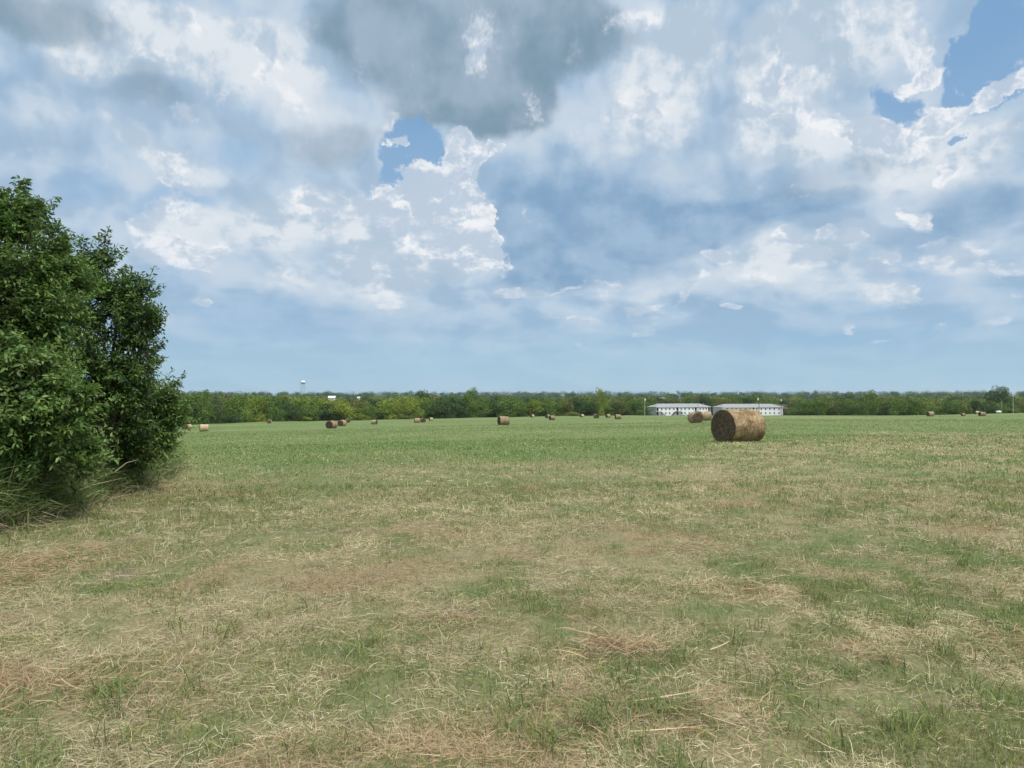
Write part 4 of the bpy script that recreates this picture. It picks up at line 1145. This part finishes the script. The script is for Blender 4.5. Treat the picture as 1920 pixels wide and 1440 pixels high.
    for (px, py, dY, lpx, lean, cnt) in spires:
        x, y, z = at(px, py, Y0 + dY); L_ = lpx / FPX * (Y0 + dY); p = np.array([x, y, z]) - O
        mb.tube([p + (-.1 * lean, 0, -.5), p, p + (lean * L_, 0, L_ * .9)], [.014, .009, .003], 4)
    for p0, p1 in twigs: mb.tube([p0 - O, p1 - O], [.009, .003], 4)
    mb.build('branches' if cat == 'shrub' else 'trunk', M_BARK, root)
    return root
GL = [(.088, .160, .034), (.105, .185, .040), (.070, .140, .036), (.135, .210, .048)]
GT = 'leafy trees and bushes of the near thicket'
leafy('tree', 'tallest leafy tree of the thicket, at the left edge of the photo', 'tree', -20, 11.6,
      [(42, 404, 10, 16, 0), (10, 440, 42, 36, 0), (55, 440, 28, 36, .1), (-60, 440, 90, 80, .2), (40, 510, 55, 60, -.2), (10, 590, 90, 70, -.3), (-60, 600, 120, 120, 0), (60, 620, 60, 70, 0),
       (30, 700, 90, 80, .2), (85, 520, 22, 34, .2), (112, 500, 22, 34, .5), (120, 560, 40, 60, .6)],
      7800, .100, GL, spires=[(44, 366, 0, 30, -.05, 13), (46, 392, 0, 30, -.05, 12), (60, 392, .1, 18, .3, 8), (104, 462, 0, 24, .8, 10), (92, 445, .1, 26, .5, 9), (15, 375, 0, 20, -.1, 8), (-10, 372, 0, 22, 0, 8), (72, 410, 0, 26, .4, 10), (88, 480, 0, 20, .8, 8)], seed=1, group=GT)
leafy('tree', 'leafy tree with two thin upright shoots on top, right side of the thicket', 'tree', 190, 14.0,
      [(188, 520, 16, 30, 0), (160, 515, 12, 26, 0), (170, 580, 52, 46, 0), (228, 552, 20, 24, 0), (262, 568, 16, 16, .1), (236, 620, 40, 46, 0), (276, 600, 12, 14, -.1), (170, 660, 80, 80, .1),
       (240, 705, 44, 44, 0), (278, 680, 12, 16, 0), (110, 610, 46, 70, .3), (210, 770, 80, 60, .2), (140, 740, 80, 80, .3)],
      6600, .095, GL + [(.055, .115, .04)], spires=[(193, 492, 0, 68, .06, 26), (160, 492, 0, 52, -.12, 16), (203, 500, 0, 36, .15, 12), (232, 530, 0, 30, .1, 10), (248, 535, 0, 24, .5, 9), (276, 560, 0, 26, .9, 10),
                                             (284, 600, 0, 20, .9, 8), (284, 665, 0, 28, .8, 10), (285, 620, 0, 18, .9, 8), (262, 545, 0, 22, .5, 8), (286, 690, 0, 18, .8, 8)], seed=2, group=GT)
leafy('shrub', 'brighter bush with larger leaves in front, low at the left edge', 'shrub', 30, 10.7,
      [(10, 690, 70, 45, 0), (80, 735, 50, 40, .1), (30, 780, 95, 60, 0), (105, 800, 48, 40, .1), (-60, 740, 110, 110, .1), (50, 850, 85, 40, .2), (135, 775, 30, 26, .1), (10, 885, 100, 44, .3), (110, 862, 60, 44, .4), (60, 905, 60, 26, .1)],
      4200, .120, [(.11, .190, .042), (.13, .215, .05), (.09, .17, .042), (.16, .23, .07)], spires=[(150, 750, 0, 24, .7, 9), (20, 650, 0, 22, -.1, 9), (75, 695, 0, 22, .3, 9)], seed=3, shoot=(.2, .5), group=GT)
leafy('shrub', 'low bush at the right foot of the thicket reaching over the field', 'shrub', 265, 15.0,
      [(268, 765, 44, 34, 0), (316, 782, 20, 20, 0), (215, 800, 62, 38, -.2), (285, 812, 28, 20, 0), (170, 815, 60, 36, -.3), (312, 756, 16, 16, 0), (302, 812, 20, 20, 0), (245, 835, 60, 24, -.1), (170, 858, 80, 36, -.5), (240, 855, 60, 22, -.3), (288, 832, 24, 14, .2)],
      3900, .105, [(.115, .19, .042), (.10, .175, .042), (.135, .20, .05), (.085, .16, .042)], spires=[(304, 738, 0, 24, .9, 10), (314, 733, 0, 18, .6, 5), (332, 780, 0, 18, .9, 8), (326, 792, 0, 16, .9, 8)], seed=4, group=GT)
# ------------------------------------------------------------------ tall rough grass along the foot of the thicket
def rough_grass():
    bxs = [-420, -150, 0, 60, 110, 160, 210, 260, 300, 325, 345]; bys = [1090, 1010, 975, 962, 945, 925, 908, 893, 873, 856, 845]
    pts = []
    for px, py in zip(bxs, bys):
        dz = (720 - py) / FPX; Y = EYE / -((sP + dz * cP) / (cP - dz * sP)); pts.append(((px - 960) / FPX * Y, Y))
    pts = np.array(pts)
    r = brng; n = 34000
    u = r.uniform(0, len(pts) - 1, n); i = np.minimum(u.astype(int), len(pts) - 2); f = (u - i)[:, None]
    P = pts[i] * (1 - f) + pts[i + 1] * f
    back = r.uniform(0, 1, n) ** 1.1 * 3.4 - .1
    P = P + np.stack([-.80 * back, .60 * back], -1) + r.normal(0, .12, (n, 2))
    z = ground(P[:, 0], P[:, 1])
    tall = np.clip(.42 + .5 * smooth(back, 0, .5), 0, 1) * (.6 + .8 * fbm(P[:, 0] * 1.3, P[:, 1] * 1.3, 8, 3))
    tall = tall * (1 - .6 * smooth(u, 8.2, 10))
    L_ = r.uniform(.7, 1.4, n) * tall
    green_ = r.random(n) < .80
    az_ = np.where(r.random(n) < .25, r.normal(R(20), .8, n), r.uniform(0, 6.28, n))
    lift = np.where(green_, r.uniform(.9, 1.45, n), r.uniform(.45, 1.35, n)); curl = np.where(green_, r.uniform(.3, 1.7, n), r.uniform(-.1, 1.3, n))
    global rng
    V, F = blades(np.stack([P[:, 0], P[:, 1], z - .01], -1), az_, L_, lift, curl, r.uniform(.009, .020, n))
    pg = np.array([[.13, .20, .06], [.17, .24, .08], [.11, .18, .07], [.21, .27, .10]]); pd = np.array([[.30, .26, .15], [.38, .33, .21], [.22, .19, .11], [.27, .25, .14], [.48, .42, .27]])
    C = np.where(green_[:, None], pg[r.integers(0, 4, n)], pd[r.integers(0, 5, n)]) * r.uniform(.75, 1.15, (n, 1))
    b = Batch(); b.put(V, F, C)
    # matted thatch spilling onto the field
    n = 5000; u = r.uniform(0, len(pts) - 1, n); i = np.minimum(u.astype(int), len(pts) - 2); f = (u - i)[:, None]
    P = pts[i] * (1 - f) + pts[i + 1] * f; back = r.normal(.15, .35, n); P = P + np.stack([-.80 * back, .60 * back], -1)
    V, F = blades(np.stack([P[:, 0], P[:, 1], ground(P[:, 0], P[:, 1]) + r.uniform(0, .12, n)], -1), r.uniform(0, 6.28, n), r.uniform(.12, .45, n), r.uniform(-.1, .5, n), r.uniform(-.1, .6, n), r.uniform(.004, .008, n))
    b.put(V, F, pd[r.integers(0, 5, n)] * r.uniform(.8, 1.25, (n, 1)))
    o = b.build('rough_grass', M_GRASS)
    tag(o, 'tall rough grass, half green and half dead, along the foot of the thicket', 'tall grass', kind='stuff')
    # long bent dead canes
    cn = MB()
rough_grass()
def cane(px0, py0, px1, py1, Y, label):
    a = Vector(at(px0, py0, Y)); b = Vector(at(px1, py1, Y + .5)); m_ = (a + b) / 2 + Vector((0, 0, .05))
    a.z = max(a.z, gz(a.x, a.y) + .02)
    mb = MB().tube([a, m_, b], [.009, .007, .003], 6)
    o = mb.build('dead_cane', mat_cane); tag(o, label, 'dead stalk', 'dead canes leaning in the rough grass')
mat_cane = mat('dead_cane', (.33, .27, .19), rough=.9, noise_=.2)
cane(10, 925, 150, 900, 10.6, 'long pale dead cane leaning in the rough grass, lowest at the left edge')
cane(215, 885, 258, 862, 13.2, 'short dead cane slanting up below the leafy tree')
cane(290, 850, 352, 822, 15.5, 'thin dead cane poking out over the green field at the right foot of the thicket')

# ------------------------------------------------------------------ haze
def haze():
    S = 8300
    m = bpy.data.materials.new('haze_air'); m.use_nodes = True; nt = m.node_tree; nt.nodes.clear()
    out = nt.nodes.new('ShaderNodeOutputMaterial'); v = nt.nodes.new('ShaderNodeVolumePrincipled')
    v.inputs['Color'].default_value = (.78, .88, 1.0, 1); v.inputs['Density'].default_value = HAZE_D; v.inputs['Anisotropy'].default_value = .3
    nt.links.new(v.outputs[0], out.inputs['Volume'])
    mb = MB().box(-S, S, -S, S, -18, 70)
    o = mb.build('haze', m); tag(o, 'faint summer haze over the far woods', 'haze', kind='stuff')
HAZE_D = .00005
haze()
scene.cycles.max_bounces = 5
scene.cycles.diffuse_bounces = 3
scene.cycles.transmission_bounces = 3
scene.cycles.volume_bounces = 1
scene.cycles.volume_step_rate = 50
scene.cycles.volume_max_steps = 32
